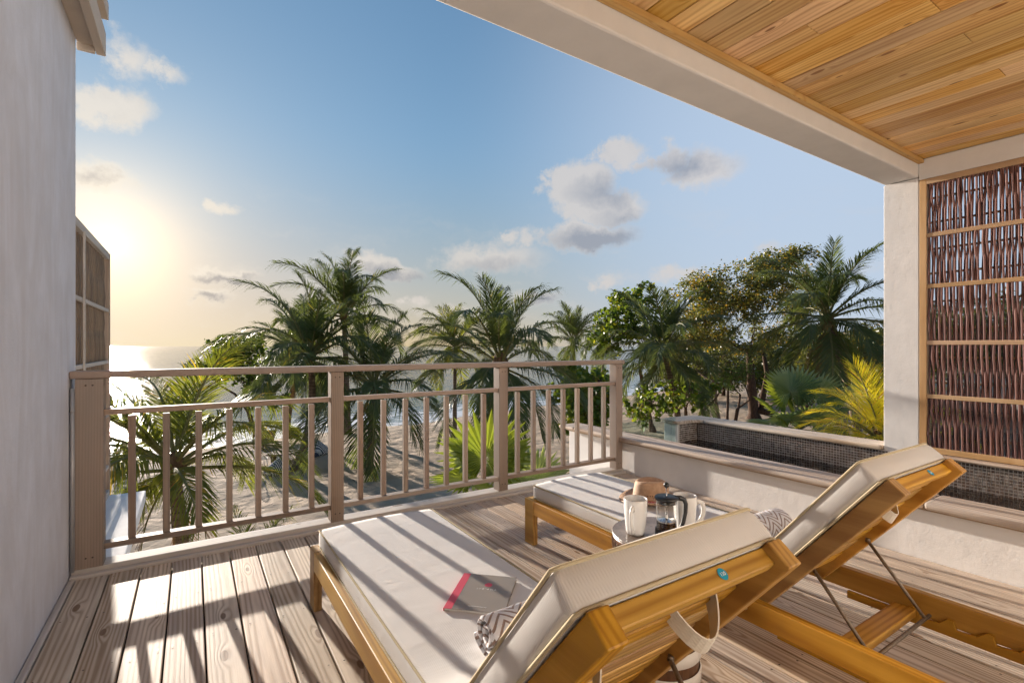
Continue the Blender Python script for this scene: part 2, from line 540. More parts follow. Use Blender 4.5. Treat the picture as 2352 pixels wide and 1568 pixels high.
def build_ground():
    def axis(lo, f0, f1, hi, step):
        a = np.arange(f0, f1 + step * .5, step)
        k = [f0]
        s = step
        while k[-1] > lo:
            s *= 1.35
            k.append(k[-1] - s)
        q = [f1]
        s = step
        while q[-1] < hi:
            s *= 1.35
            q.append(q[-1] + s)
        return np.array(list(reversed(k[1:])) + list(a) + q[1:])
    xs = axis(-300, -9, 46, 6000, .2)
    ys = axis(-300, 4.5, 44, 60, .19)
    X, Y = np.meshgrid(xs, ys)
    Z = np.full(X.shape, GZ)
    fine = (X > -9.5) & (X < 47) & (Y > 4) & (Y < 45)
    idx = np.argwhere(fine)
    fl = np.zeros(X.shape)
    for i, j in idx:
        x, y = X[i, j], Y[i, j]
        d = y - (x * .12 + 18)
        k = 1.0 if d > 0 else max(.45, 1 + d / 12)
        a = mnoise.noise((x * .35, y * .35, 0)) * .05 + mnoise.noise((x * 1.1, y * 1.1, 3)) * .035 * k + abs(mnoise.noise((x * 2.3, y * 2.3, 7))) * .07 * k
        fl[i, j] = a
    Z = Z + fl
    sy = shore_y(X)
    s = np.clip((Y - (sy - 5.0)) / 9.0, 0, 1)
    Z = Z - s * s * (3 - 2 * s) * .75
    n, mcols = X.shape
    V = np.stack([X.ravel(), Y.ravel(), Z.ravel()], 1)
    a = (np.arange(n - 1)[:, None] * mcols + np.arange(mcols - 1)[None, :]).ravel()
    F = np.stack([a, a + 1, a + 1 + mcols, a + mcols], 1)
    me = bpy.data.meshes.new('beach_sand')
    me.vertices.add(len(V))
    me.vertices.foreach_set('co', V.ravel())
    me.loops.add(F.size)
    me.loops.foreach_set('vertex_index', F.ravel().astype(np.int32))
    me.polygons.add(len(F))
    me.polygons.foreach_set('loop_start', np.arange(0, F.size, 4, dtype=np.int32))
    me.polygons.foreach_set('loop_total', np.full(len(F), 4, dtype=np.int32))
    me.polygons.foreach_set('use_smooth', np.ones(len(F), dtype=bool))
    me.update()
    me.validate()
    m, t, out = newmat('beach_sand')
    tc = t.n('ShaderNodeTexCoord').outputs['Object']
    n1 = t.noise(tc, .5, 4.0, .6)
    n2 = t.noise(tc, 5.0, 5.0, .65)
    n3 = t.noise(tc, 2.2, 3.0, .5)
    c = t.mix(t.smooth(n1, .3, .7), (.54, .415, .305), (.47, .35, .255))
    c = t.mix(t.math('MULTIPLY', t.smooth(n2, .55, .72), .5), c, (.34, .255, .19))
    z = t.n('ShaderNodeSeparateXYZ', {0: tc}).outputs[2]
    wet = t.smooth(z, SEA + .13, SEA + .02)
    c = t.mix(t.math('MULTIPLY', wet, .75), c, (.15, .095, .06))
    v = t.n('ShaderNodeTexVoronoi', {'Vector': tc, 'Scale': 2.6}, feature='SMOOTH_F1').outputs['Distance']
    h = t.math('MULTIPLY_ADD', v, .6, t.math('MULTIPLY_ADD', n2, .5, t.math('MULTIPLY', n3, .5)))
    principled(t, out, color=c, rough=t.lin(wet, 0, 1, .95, .35), normal=t.bump(h, .9, .09), spec=.2)
    o = link('beach_sand', me, m)
    tag(o, 'pale brown beach sand with footprints reaching to the sea', 'sand', kind='structure')


build_ground()


def build_sea():
    m, t, out = newmat('sea_water')
    tc = t.n('ShaderNodeTexCoord').outputs['Object']
    sp = t.n('ShaderNodeSeparateXYZ', {0: tc})
    w1 = t.noise(t.vmath('MULTIPLY', tc, (.55, 1.0, 1)), .9, 6.0, .6, .4)
    w2 = t.noise(t.vmath('MULTIPLY', tc, (.25, .8, 1)), .16, 4.0, .5, .5)
    w3 = t.noise(t.vmath('MULTIPLY', tc, (.6, 1.0, 1)), 4.5, 3.0, .6)
    h = t.math('MULTIPLY_ADD', w1, .55, t.math('MULTIPLY_ADD', w2, 1.1, t.math('MULTIPLY', w3, .13)))
    # distance out from the waterline
    sy = t.math('MULTIPLY_ADD', sp.outputs[0], .19, 31.3)
    sy = t.math('ADD', sy, t.math('MULTIPLY', t.math('SINE', t.math('MULTIPLY', sp.outputs[0], .33)), .5))
    dd = t.math('SUBTRACT', sp.outputs[1], sy)
    fn = t.noise(t.vmath('MULTIPLY', tc, (.35, 1.0, 1)), 1.1, 6.0, .7, .8)
    near = t.smooth(dd, 12.0, -1.0)
    foam = t.smooth(t.math('MULTIPLY_ADD', near, .34, fn), .66, .84)
    foam = t.math('MULTIPLY', foam, t.smooth(dd, 22.0, 3.0))
    col = t.mix(t.smooth(dd, 40.0, 0.0), (.012, .05, .075), (.05, .14, .15))
    col = t.mix(foam, col, (.75, .76, .78))
    p = principled(t, out, color=col, rough=t.lin(foam, 0, 1, .09, .7), ior=1.33, normal=t.bump(h, 1.0, .26), spec=.36)
    mb = MB()
    ys = [24, 30, 36, 44, 60, 90, 150, 300, 800, 2500, 9000, 40000]
    xs = [-40000, -4000, -400, -60, 0, 60, 200, 800, 6000, 40000]
    vs = [(x, y, SEA) for y in ys for x in xs]
    n = len(xs)
    mb.add(vs, [(i * n + j, i * n + j + 1, (i + 1) * n + j + 1, (i + 1) * n + j) for i in range(len(ys) - 1) for j in range(n - 1)])
    o = obj('sea_water', mb, m)
    tag(o, 'rippled blue sea with sun glitter and small foam at the shore', 'sea', kind='structure')


build_sea()


# ------------------------------------------------------------------ villa
def build_villa():
    v = empty('villa', (0, 0, GZ))
    tag(v, 'white plastered villa with timber ceilinged porch around the upper deck', 'building')
    up = -GZ

    def part(name, b, mat, bev=.006, parent=None):
        mb = MB()
        x0, x1, y0, y1, z0, z1 = b
        mb.box(x0, x1, y0, y1, z0 + up, z1 + up)
        return obj(name, mb, mat, parent or v, bev=bev)
    w = part('side_wall', (-.90, -.535, -1.75, 3.57, -3.8, 3.4), M['plaster_old'], .012)
    w['label'] = 'streaked mauve grey plaster wall beside the deck'
    part('back_wall', (-.53, 5.25, -1.75, -1.50, -3.8, 3.2), M['plaster_white'])
    part('base_wall', (-.53, 3.50, -1.49, 3.325, -3.8, -.10), M['plaster'])
    c = part('column', (4.95, 5.21, 1.576, 1.816, -3.8, 2.565), M['plaster'], .004)
    part('beam', (-.53, 5.21, 1.576, 1.816, 2.57, 3.15), M['plaster_soft'], .012)
    part('header', (4.95, 5.21, -1.49, 1.574, 2.545, 2.708), M['plaster'], .004)
    part('roof_slab', (-.53, 5.5, -1.75, 1.570, 2.76, 3.1), M['plaster'])
    # eave over the side wall
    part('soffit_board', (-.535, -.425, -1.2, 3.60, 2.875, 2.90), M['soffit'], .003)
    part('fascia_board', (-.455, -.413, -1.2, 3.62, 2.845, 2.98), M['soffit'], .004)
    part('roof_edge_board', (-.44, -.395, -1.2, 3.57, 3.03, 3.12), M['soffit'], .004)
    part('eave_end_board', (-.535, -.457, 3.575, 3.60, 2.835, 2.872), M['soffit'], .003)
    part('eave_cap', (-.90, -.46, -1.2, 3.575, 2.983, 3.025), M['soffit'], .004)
    # ceiling with planks
    ce = part('ceiling', (-.53, 4.95, -1.49, 1.570, 2.730, 2.75), M['dark'], 0)
    pitch = .1405
    ends = (-1.48, 1.56)
    cuts = [-.62, -.1, .35, .82, 1.2]
    meshes = {}

    def board(y0, y1):
        k = (round(y0, 2), round(y1, 2))
        if k not in meshes:
            h = (y1 - y0) / 2 - .001
            meshes[k] = MB().box(-.0668, .0668, -h, h, -.010, .010).mesh('ceiling_board')
        return meshes[k]
    x = -.53 + pitch / 2
    i = 0
    while x < 4.95:
        c = random.choice(cuts) if i % 3 != 1 else None
        for y0, y1 in ([(ends[0], ends[1])] if c is None else [(ends[0], c), (c, ends[1])]):
            link('ceiling_board', board(y0, y1), M['ceil'], ce, .003, loc=(x, (y0 + y1) / 2, 2.7185 + up + random.uniform(-.001, .001)))
        x += pitch
        i += 1
    tr = MB().box(-.53, 4.94, 1.535, 1.575, 2.672 + up, 2.706 + up)
    obj('cornice_strip', tr, wood('cornice_pine', (.62, .40, .17), (.42, .22, .07), 0, knots=.2, plank=.05), v, bev=.005)
    # white ledge roof of the storey below, seen past the railing on the left
    part('ledge', (-2.4, -.45, 3.60, 7.08, -.58, -.46), M['plaster_white'], .01)
    part('ledge_step', (-2.4, -.63, 3.60, 6.6, -.458, -.40), M['plaster_white'], .01)
    part('ledge_wall', (-2.4, -.60, 3.60, 6.9, -3.8, -.582), M['plaster_white'])
    part('facade_return', (-2.4, -.905, 3.2, 3.565, -3.8, 3.4), M['plaster_old'])
    # narrow drain pipe by the end post
    mb = MB()
    mb.tube([(-.522, 3.385, .03 + up), (-.522, 3.385, .98 + up)], .009, 10)
    mb.tube([(-.522, 3.385, .86 + up), (-.522, 3.385, .868 + up)], .0125, 10)
    obj('drain_pipe', mb, M['pipe'], v, smooth=True)
    return v


villa = build_villa()


# ------------------------------------------------------------------ deck
def build_deck():
    mb = MB().box(-.533, 3.463, -1.49, 3.33, -.095, -.045)
    d = obj('deck_floor', mb, M['dark'])
    tag(d, 'weathered pine plank deck floor in low sun', 'deck', kind='structure')
    pitch = .1372
    me = MB().box(-.0655, .0655, -2.42, 2.42, -.028, 0).mesh('deck_board')
    x = -.230 - pitch * 1.5
    xs = []
    while x < 3.46 - .06:
        xs.append(x)
        x += pitch
    for i, x in enumerate(xs):
        o = link('deck_board', me, M['deck'], d, .004, loc=(x, .925 + random.uniform(-.004, .004), random.uniform(-.0015, .0015)))
    # trims along the wall, the kerb and the pool wall
    w0 = xs[0] - .0665
    obj('edge_board', MB().box(-.532, w0 - .004, -1.49, 3.345, -.028, .006), M['whitewashy'], d, bev=.004)
    obj('edge_board', MB().box(xs[-1] + .069, 3.466, -1.49, 3.345, -.028, -.001), M['deck'], d, bev=.004)
    obj('kerb_board', MB().box(-.53, 3.466, 3.392, 3.515, -.06, .036), M['whitewash'], d, bev=.006)
    obj('kerb_strip', MB().box(-.53, 3.466, 3.350, 3.390, -.04, .014), M['whitewash'], d, bev=.004)
    # screw heads (two per board and joist), too small to count
    mb = MB()
    for x in xs:
        for yj in (3.30, 2.86, 2.40, 1.93, 1.47, 1.0, .55, .1):
            for s in (-.042, .042):
                cx, cy = x + s + random.uniform(-.006, .006), yj + random.uniform(-.02, .02)
                if random.random() < .12:
                    continue
                r = random.uniform(.0032, .0048)
                mb.add([(cx + r * math.cos(k * PI / 3), cy + r * math.sin(k * PI / 3), .0022) for k in range(6)], [tuple(range(6))])
    o = obj('screw_heads', mb, M['screw'], d)
    o['kind'] = 'stuff'


build_deck()


# ------------------------------------------------------------------ railing
def build_railing():
    Y = 3.43
    r = empty('deck_railing', (1.46, Y, .036))
    tag(r, 'brown hardwood railing with square balusters along the deck edge', 'railing')
    ox, oz = 1.46, .036

    def bx(name, x0, x1, y0, y1, z0, z1, mat, bev=.004):
        return obj(name, MB().box(x0 - ox, x1 - ox, y0, y1, z0 - oz, z1 - oz), mat, r, bev=bev)
    posts = [-.455, .81, 2.11, 3.405]
    for i, x in enumerate(posts):
        h = .058 if i == 0 else .041
        bx('post', x - h, x + h, -.045, .045, .036, 1.028, M['railz'], .003)
    bx('top_rail', -.535, 3.47, -.052, .058, 1.030, 1.070, M['rail'], .008)
    sc = MB().lathe([(.0045, 0), (.0045, .0012), (.0005, .0016)], 8).mesh('screw', True)
    for x in posts:
        for z in (.09, .995):
            for q in (-.014, .014):
                link('screw', sc, M['screw'], r, loc=(x + q - ox, -.0452, z - oz), rot=(PI / 2, 0, 0))
    bl = MB().box(-.0165, .0165, -.0165, .0165, 0, .672).mesh('baluster')
    for i in range(3):
        a = posts[i] + (.058 if i == 0 else .041)
        b = posts[i + 1] - .041
        bx('middle_rail', a, b, -.028, .028, .832, .862, M['rail'], .003)
        bx('bottom_rail', a, b, -.032, .032, .118, .148, M['rail'], .003)
        c0 = posts[i] + .02 if i == 0 else posts[i]
        for k in range(7):
            x = c0 + (posts[i + 1] - c0) * (k + 1) / 8
            link('baluster', bl, M['railz'], r, .002, loc=(x - ox, 0, .1485 - oz + .0005))
    return r


build_railing()


# ------------------------------------------------------------------ plunge pool
def build_pool():
    p = empty('plunge_pool', (4.3, 3.0, GZ))
    tag(p, 'raised plunge pool with dark mosaic lining and timber coping beside the deck', 'pool')
    ox, oy, oz = 4.3, 3.0, GZ

    def bx(name, x0, x1, y0, y1, z0, z1, mat, bev=.006, parent=None):
        return obj(name, MB().box(x0 - ox, x1 - ox, y0 - oy, y1 - oy, z0 - oz, z1 - oz), mat, parent or p, bev=bev)
    bx('front_wall', 3.47, 3.66, -1.49, 4.21, -3.8, .296, M['plaster'], .008)
    bx('back_wall', 4.952, 5.16, -1.49, 3.75, -3.8, .316, M['plaster'], .008)
    bx('outer_wall', 3.662, 4.598, 4.10, 4.20, -3.8, -.02, M['plaster'], .006)
    bx('basin_floor', 3.662, 4.934, -1.49, 3.66, -.95, -.80, M['dark'], 0)
    # coping
    bx('coping_board', 3.395, 3.672, -1.49, 1.06, .2985, .338, M['coping'], .014)
    bx('coping_board', 3.395, 3.672, 1.063, 4.05, .2985, .338, M['coping'], .014)
    bx('coping_board', 3.395, 3.672, 4.053, 4.30, .2985, .338, wood('coping_end', (.60, .47, .36), (.36, .26, .185), 0, plank=.25, knots=.2), .014)
    bx('coping_board', 4.90, 5.18, 1.82, 3.55, .3185, .358, M['coping'], .014)
    # corner block of the far coping, rounded end
    mb = MB()
    pts = [(4.90, 3.553), (5.18, 3.553), (5.18, 3.80), (5.15, 3.87), (5.07, 3.90), (4.66, 3.90), (4.59, 3.88), (4.57, 3.83), (4.57, 3.70), (4.59, 3.645), (4.80, 3.64), (4.87, 3.62), (4.90, 3.58)]
    mb.rings([[(x - ox, y - oy, z - oz) for x, y in pts] for z in (.3185, .358)])
    obj('coping_corner', mb, M['coping'], p, bev=.008)
    bx('corner_wall', 4.60, 5.15, 3.752, 3.86, -3.8, .316, M['plaster_white'], .01)
    bx('corner_cheek', 4.60, 4.612, 3.672, 3.750, -.8, .316, M['plaster_white'], .002)
    bx('sill_board', 4.895, 5.18, -1.49, 1.574, .3185, .3465, M['coping'], .012)
    bx('coping_edge_shadow', 3.435, 3.469, -1.49, 4.20, .284, .2975, M['greyframe'], .002)  # added dark brown strip: shadow gap and dark lower edge of the coping
    # mosaic
    m, t, out = newmat('mosaic_tiles')
    r = t.n('ShaderNodeNewGeometry').outputs['Random Per Island']
    tc = t.n('ShaderNodeTexCoord').outputs['Object']
    c = t.n('ShaderNodeValToRGB', {0: r})
    el = c.color_ramp.elements
    el[0].color, el[1].color = (.075, .052, .041, 1), (.23, .20, .185, 1)
    for pos, cc in ((.3, (.13, .09, .07, 1)), (.6, (.10, .085, .08, 1)), (.85, (.165, .13, .11, 1))):
        e = el.new(pos)
        e.color = cc
    nb = t.bump(t.noise(tc, 160.0, 2.0), .35, .002)
    rr = t.math('MULTIPLY_ADD', r, .22, .12)
    principled(t, out, color=c.outputs[0], rough=rr, normal=nb, spec=.8, coat=.4)
    grout = plain('mosaic_grout', (.66, .63, .60), .9, var=.1)
    bx('lining_back', 4.935, 4.951, -1.48, 3.66, -.80, .316, grout, 0)
    bx('lining_end', 4.613, 4.95, 3.666, 3.75, -.80, .315, grout, 0)
    bx('lining_front', 3.661, 3.673, -1.48, 3.90, -.80, .296, grout, 0)
    s, pt = .0182, .0236
    mb = MB()

    def tile(c0, du, dv, nn):
        a = [c0 + du * i * s / 2 + dv * j * s / 2 for i, j in ((-1, -1), (1, -1), (1, 1), (-1, 1))]
        bk = [q + du * 0 for q in a]
        tilt = du * random.uniform(-.02, .02) + dv * random.uniform(-.02, .02)
        fr = [q + nn * (.0035 + (q - c0).dot(tilt)) for q in a]
        mb.add(bk + fr, [(4, 5, 6, 7), (0, 1, 5, 4), (1, 2, 6, 5), (2, 3, 7, 6), (3, 0, 4, 7)])
    O = Vector((ox, oy, oz))
    y = 3.652
    while y > -.6:
        z = .303
        while z > -.02:
            tile(Vector((4.935, y, z)) - O, Vector((0, -1, 0)), Vector((0, 0, 1)), Vector((-1, 0, 0)))
            z -= pt
        y -= pt
    for k in range(13):
        z = .303
        while z > -.02:
            tile(Vector((4.921 - k * pt, 3.666, z)) - O, Vector((1, 0, 0)), Vector((0, 0, 1)), Vector((0, -1, 0)))
            z -= pt
    o = obj('mosaic_tiles', mb, m, p)
    o['kind'] = 'stuff'
    # water
    m, t, out = newmat('pool_water')
    tc = t.n('ShaderNodeTexCoord').outputs['Object']
    n = t.noise(tc, 7.0, 3.0, .5)
    principled(t, out, color=(.035, .022, .014), rough=.02, ior=1.33, normal=t.bump(n, .12, .02), spec=.5)
    bx('water', 3.673, 4.931, -1.48, 3.660, -.1, .112, m, 0)
    bx('weir_water', 3.673, 4.600, 3.6605, 3.694, -.1, .112, m, 0)
    # glass weir
    m, t, out = newmat('pool_glass')
    fr = t.math('POWER', t.n('ShaderNodeLayerWeight', {'Blend': .5}).outputs['Facing'], 3.0)
    tr = t.n('ShaderNodeBsdfTransparent', {'Color': (.86, .94, .91, 1)})
    gl = t.n('ShaderNodeBsdfGlossy', {'Color': (1, 1, 1, 1), 'Roughness': .02})
    mx = t.n('ShaderNodeMixShader', {0: t.math('MULTIPLY_ADD', fr, .8, .09), 1: tr.outputs[0], 2: gl.outputs[0]})
    t.t.links.new(mx.outputs[0], out.inputs['Surface'])
    bx('glass_panel', 3.674, 4.598, 3.695, 3.707, -.6, .400, m, .001)
    return p


build_pool()


# ------------------------------------------------------------------ woven stick screens
def stick_material(name, ca, cb, cc):
    m, t, out = newmat(name)
    tc = t.n('ShaderNodeTexCoord').outputs['Object']
    r = t.n('ShaderNodeObjectInfo').outputs['Random']
    n = t.noise(t.vmath('MULTIPLY', tc, (1, 1, .25)), 60.0, 3.0, .6)
    c = t.mix(r, ca, cb)
    c = t.mix(t.math('MULTIPLY', t.smooth(n, .5, .75), .4), c, cc)
    principled(t, out, color=c, rough=.6, normal=t.bump(n, .4, .003), spec=.3)
    return m


M['stick'] = stick_material('peeled_sticks', (.235, .115, .098), (.13, .066, .062), (.33, .19, .155))
M['stick_grey'] = stick_material('weathered_sticks', (.27, .19, .12), (.18, .125, .085), (.36, .27, .19))


def build_screen(name, label, x, y0, y1, zs, xdir, pitch, fm, rm, fw=.045, sm='stick'):
    """frame in the plane X = x facing xdir, bays between the heights zs"""
    s = empty(name, (x, (y0 + y1) / 2, zs[0]))
    tag(s, label, 'screen')
    ox, oy, oz = x, (y0 + y1) / 2, zs[0]

    def bx(nm, a, b, c, d, e, f, mat, bev=.003):
        lo, hi = sorted((a * xdir, b * xdir))
        return obj(nm, MB().box(lo, hi, c - oy, d - oy, e - oz, f - oz), mat, s, bev=bev)
    ztop, zbot = zs[-1], zs[0]
    bx('frame_post', -.06, .035, y1, y1 + fw, zbot, ztop + fw, fm)
    bx('frame_post', -.06, .035, y0 - fw, y0, zbot, ztop + fw, fm)
    bx('frame_top', -.06, .035, y0 + .001, y1 - .001, ztop, ztop + fw, rm)
    bx('frame_bottom', -.06, .035, y0 + .001, y1 - .001, zbot + .001, zbot + fw, rm)
    for z in zs[1:-1]:
        bx('cross_rail', .001, .03, y0 + .001, y1 - .001, z - .017, z + .017, rm)
    # thin weaving bars and the sticks of every bay
    protos = {}
    for i in range(len(zs) - 1):
        a = zs[i] + (fw if i == 0 else .0) - .012
        b = zs[i + 1] + .012
        h = b - a
        for q in (.27, .72):
            bx('weaving_bar', -.022, -.012, y0 + .001, y1 - .001, a + h * q - .008, a + h * q + .008, fm, 0)
        n = int((y1 - y0) / pitch)
        for k in range(n):
            key = (round(h, 3), k % 2, random.randrange(4))
            if key not in protos:
                mb = MB()
                sg = 1 if key[1] else -1
                rr = random.uniform(.0080, .0098) * (pitch / .0165) ** .6
                ph = [0, .27, .5, .72, 1.0]
                xs = [0, sg * .010, 0, -sg * .010, 0]
                pts = [(-.017 + xs[j] * xdir + 0, random.uniform(-.0018, .0018) + (sg * .0030 if j == 2 else 0), ph[j] * h) for j in range(5)]
                mb.tube(pts, [rr * random.uniform(.88, 1.1) for _ in range(5)], 5, cap=False)
                protos[key] = mb.mesh('stick', True)
            y = y0 + pitch * (k + .5) + random.uniform(-.0035, .0035)
            link('stick', protos[key], M[sm], s, loc=(0, y - oy, a - oz), rot=(random.uniform(-.012, .012), 0, random.uniform(-.12, .12)))
    return s


build_screen('stick_screen', 'woven dark stick screen in a pine frame beside the white column', 4.985, .56, 1.525,
             [.350, .80, 1.228, 1.68, 2.09, 2.498], -1, .0165, M['frame'], M['framey'])
build_screen('stick_screen', 'grey weathered stick screen beyond the streaked wall on the left', -.80, 3.9, 6.965,
             [-.44, -.12, .45, 1.03, 1.59, 2.15], 1, .058, M['greyframe'], M['whitewashy'], fw=.07, sm='stick_grey')


for o in [q for q in bpy.data.objects if q.name.startswith('stick_screen') and q.parent is None and q.location.x < 0]:
    obj('upright_rod', MB().box(.032, .046, -.012, .012, .03, 2.6), M['whitewashy'], o, bev=.002)


# ------------------------------------------------------------------ loungers
LH = .27          # height of the frame
U = Vector((0, -.629, .777))
Nn = Vector((0, .777, .629))
HY = .998        # hinge


def rounded_ring(c, ax, az, w, th, r, crown=0.0):
    """closed section, centre c, half sizes w (ax) and th (az)"""
    pts = []
    for sx, sz, a0 in ((1, 1, 0), (-1, 1, 90), (-1, -1, 180), (1, -1, 270)):
        for k in range(4):
            a = rad(a0 + k * 30)
            pts.append((sx * (w - r) + math.cos(a) * r, sz * (th - r) + math.sin(a) * r))
    out = []
    # extra points along the top and bottom for a soft crown
    top_a, top_b = pts[3], pts[4]
    seq = pts[:4] + [(top_a[0] + (top_b[0] - top_a[0]) * q, top_a[1]) for q in (.2, .4, .6, .8)] + pts[4:12] + \
        [(pts[11][0] + (pts[12][0] - pts[11][0]) * q, pts[11][1]) for q in (.25, .5, .75)] + pts[12:]
    for x, z in seq:
        k = 1 - (x / w) ** 2
        zz = z + (crown * k if z > 0 else 0)
        out.append(Vector(c) + ax * x + az * zz)
    return out


def make_lounger(straps, num='130'):
    """local x centred, y as on the deck"""
    L = empty('sun_lounger', (0, 0, 0))
    hw = .310

    def bx(nm, b, mat=M['teak'], bev=.004, M4=None):
        return obj(nm, MB().box(*b, M=M4), mat, L, bev=bev)
    for s in (-1, 1):
        x0, x1 = sorted((s * hw, s * (hw - .036)))
        r = bx('side_rail', (x0, x1, .30, 2.355, LH - .085, LH))
        lg = bx('leg', (x0, x1, 2.357, 2.445, 0, LH), M['teak'])
        bx('leg', (x0, x1, .21, .298, 0, LH), M['teak'])
        # bolt on the hinge
        mb = MB()
        mb.lathe([(.009, 0), (.009, .004), (.006, .0065), (0.001, .0068)], 12)
        bo = obj('bolt', mb, M['brass'], L, smooth=True, loc=(s * hw, HY, LH - .035), rot=(0, s * PI / 2, 0))
        # notched rack on the inside
        mb = MB()
        pr = [(.90, .185)]
        for k in range(4):
            y = .675 - k * .105
            pr += [(y + .075, .185), (y + .03, .19), (y + .005, .215), (y - .012, .213), (y - .02, .185)]
        pr += [(.30, .185), (.30, .155), (.90, .155)]
        xx = s * (hw - .036)
        mb.rings([[(xx - s * q, y, z) for y, z in pr] for q in (.001, .016)])
        obj('notched_rack', mb, M['teak'], L, bev=.002)
    xi = hw - .037
    bx('foot_rail', (-xi, xi, 2.40, 2.443, LH - .085, LH), M['teakx'])
    bx('cross_bar', (-xi + .017, xi - .017, .665, .737, LH - .088, LH - .058), M['teakx'])
    bx('cross_bar', (-xi, xi, 1.12, 1.165, LH - .085, LH - .055), M['teakx'])
    bx('head_rail', (-xi, xi, .235, .27, LH - .085, LH), M['teakx'])
    sl = MB().box(-xi, xi, -.027, .027, -.022, 0).mesh('slat')
    y = 2.355
    while y > HY + .06:
        link('slat', sl, M['teakx'], L, .003, loc=(0, y, LH - .012))
        y -= .083
    # backrest
    B = Matrix(((1, 0, 0, 0), (0, U.y, Nn.y, HY), (0, U.z, Nn.z, LH), (0, 0, 0, 1)))    # local (x, u, n)
    for s in (-1, 1):
        x0, x1 = sorted((s * .268, s * .222))
        mb = MB()
        vs = [(x, u, n) for x in (x0, x1) for u, n in ((-.03, -.052), (.682, -.062), (.682, -.002), (.0, -.002), (-.03, -.02))]
        mb.add([B @ Vector(q) for q in vs], [(0, 1, 2, 3, 4), (9, 8, 7, 6, 5), (0, 5, 6, 1), (1, 6, 7, 2), (2, 7, 8, 3), (3, 8, 9, 4), (4, 9, 5, 0)])
        obj('back_stile', mb, M['teak'], L, bev=.004)
    tr = bx('back_rail', (-.2215, .2215, .636, .664, -.040, -.002), M['teakx'], .004, B)
    for k in range(7):
        u = .600 - k * .083
        bx('back_slat', (-.2215, .2215, u - .034, u + .030, -.026, -.006), M['teakx'], .003, B)
    # number sticker on the back rail
    Sx = Matrix.Translation(B @ Vector((.065, .6735, -.027)))
    mb = MB()
    mb.add([B @ Vector((.065 + .0115 * math.cos(a), .6652, -.021 + .0115 * math.sin(a))) for a in [2 * PI * k / 24 for k in range(24)]], [tuple(reversed(range(24)))])
    st = obj('sticker', mb, plain('turquoise_sticker', (.0, .30, .46), .4), L)
    st['label'] = 'round turquoise number sticker'
    tm = text_mesh(num, .010, .0002)
    # lettering upside down as in the photo: up of the text points away from the cushion
    R = Matrix(((-1, 0, 0, 0), (0, 0, 1, 0), (0, -1, 0, 0), (0, 0, 0, 1)))      # text x->-x?, y->-n, z->u
    R = Matrix.Translation((0, 0, 0)) @ R
    tm.transform(B @ Matrix.Translation((.065, .6656, -.0175)) @ Matrix(((1, 0, 0, 0), (0, 0, 1, 0), (0, -1, 0, 0), (0, 0, 0, 1))))
    link('sticker_number', tm, plain('sticker_white', (.85, .85, .85), .5), L)
    # strut
    mb = MB()
    tops = []
    for s in (-1, 1):
        a = B @ Vector((s * .216, .245, -.045))
        b = Vector((s * .216, .625, .207))
        mb.tube([a, a + (b - a) * .5, b], .0062, 8)
        e = B @ Vector((s * .2205, .251, -.040))
        mb.tube([e, e + (a - e) * .5 + Vector((0, 0, -.012)), a], .009, 6)
    mb.tube([(-.258, .625, .207), (0, .625, .207), (.258, .625, .207)], .0065, 8)
    obj('prop_bar', mb, M['metal'], L, smooth=True)
    # cushion: one long loft, flat then up the backrest
    w, th = .281, .040
    X = Vector((1, 0, 0))
    sec = []
    rin = .018

    def ring(c, up, k=1.0, cr=.006):
        return rounded_ring(c, X, up, w * k if k == 1 else w - (1 - k) * .05, th * k if k == 1 else th - (1 - k) * .05, rin, cr)
    z0 = LH + th + .003
    Zv = Vector((0, 0, 1))
    path = []
    for y in [2.40, 2.392, 2.36, 2.2, 2.0, 1.8, 1.6, 1.4, 1.25, 1.16]:
        path.append((Vector((0, y, z0)), Zv))
    # bend
    hb = Vector((0, HY, LH)) + Nn * (th + .001)
    for q in (.18, .4, .62, .84):
        a = rad(51) * q
        up = (Zv * math.cos(a) + Vector((0, 1, 0)) * math.sin(a)).normalized()
        p0 = Vector((0, 1.16, z0))
        p1 = hb + U * .09
        c = Vector((0, HY + .03, z0 + .012))
        path.append((p0 * (1 - q) ** 2 + c * 2 * q * (1 - q) + p1 * q * q, up))
    for u in (.09, .2, .33, .46, .57, .64, .662, .668):
        path.append((hb + U * u, Nn))
    rs = []
    Rc = random.Random(len(straps) * 17)
    for i, (c, up) in enumerate(path):
        c = c + up * Rc.uniform(-.0016, .0016)
        k = 1.0
        if i in (0, len(path) - 1):
            k = .86
        rs.append(ring(c, up, k, (.008 + Rc.uniform(-.003, .003)) if 0 < i < len(path) - 1 else .002))
    mb = MB()
    mb.rings(rs)
    cu = obj('cushion', mb, M['cream'], L, smooth=True)
    # piping round both faces
    for s in (1, -1):
        mb = MB()
        loop = []
        for sx in (1, -1):
            seqp = path if sx == 1 else list(reversed(path))
            for c, up in seqp[1:-1]:
                loop.append(c + X * sx * (w - .002) + up * s * (th - .002))
        e0, e1 = path[-2], path[1]
        loop2 = loop[:len(path) - 2]
        loop2 += [path[-1][0] + X * q * (w - .02) + path[-1][1] * s * (th - .003) for q in (1, .5, 0, -.5, -1)]
        loop2 += loop[len(path) - 2:]
        loop2 += [path[0][0] + X * q * (w - .02) + path[0][1] * s * (th - .003) for q in (-1, -.5, 0, .5, 1)]
        loop2.append(loop2[0])
        mb.tube(loop2, .0042, 6, cap=False)
        obj('piping', mb, M['piping'], cu, smooth=True)
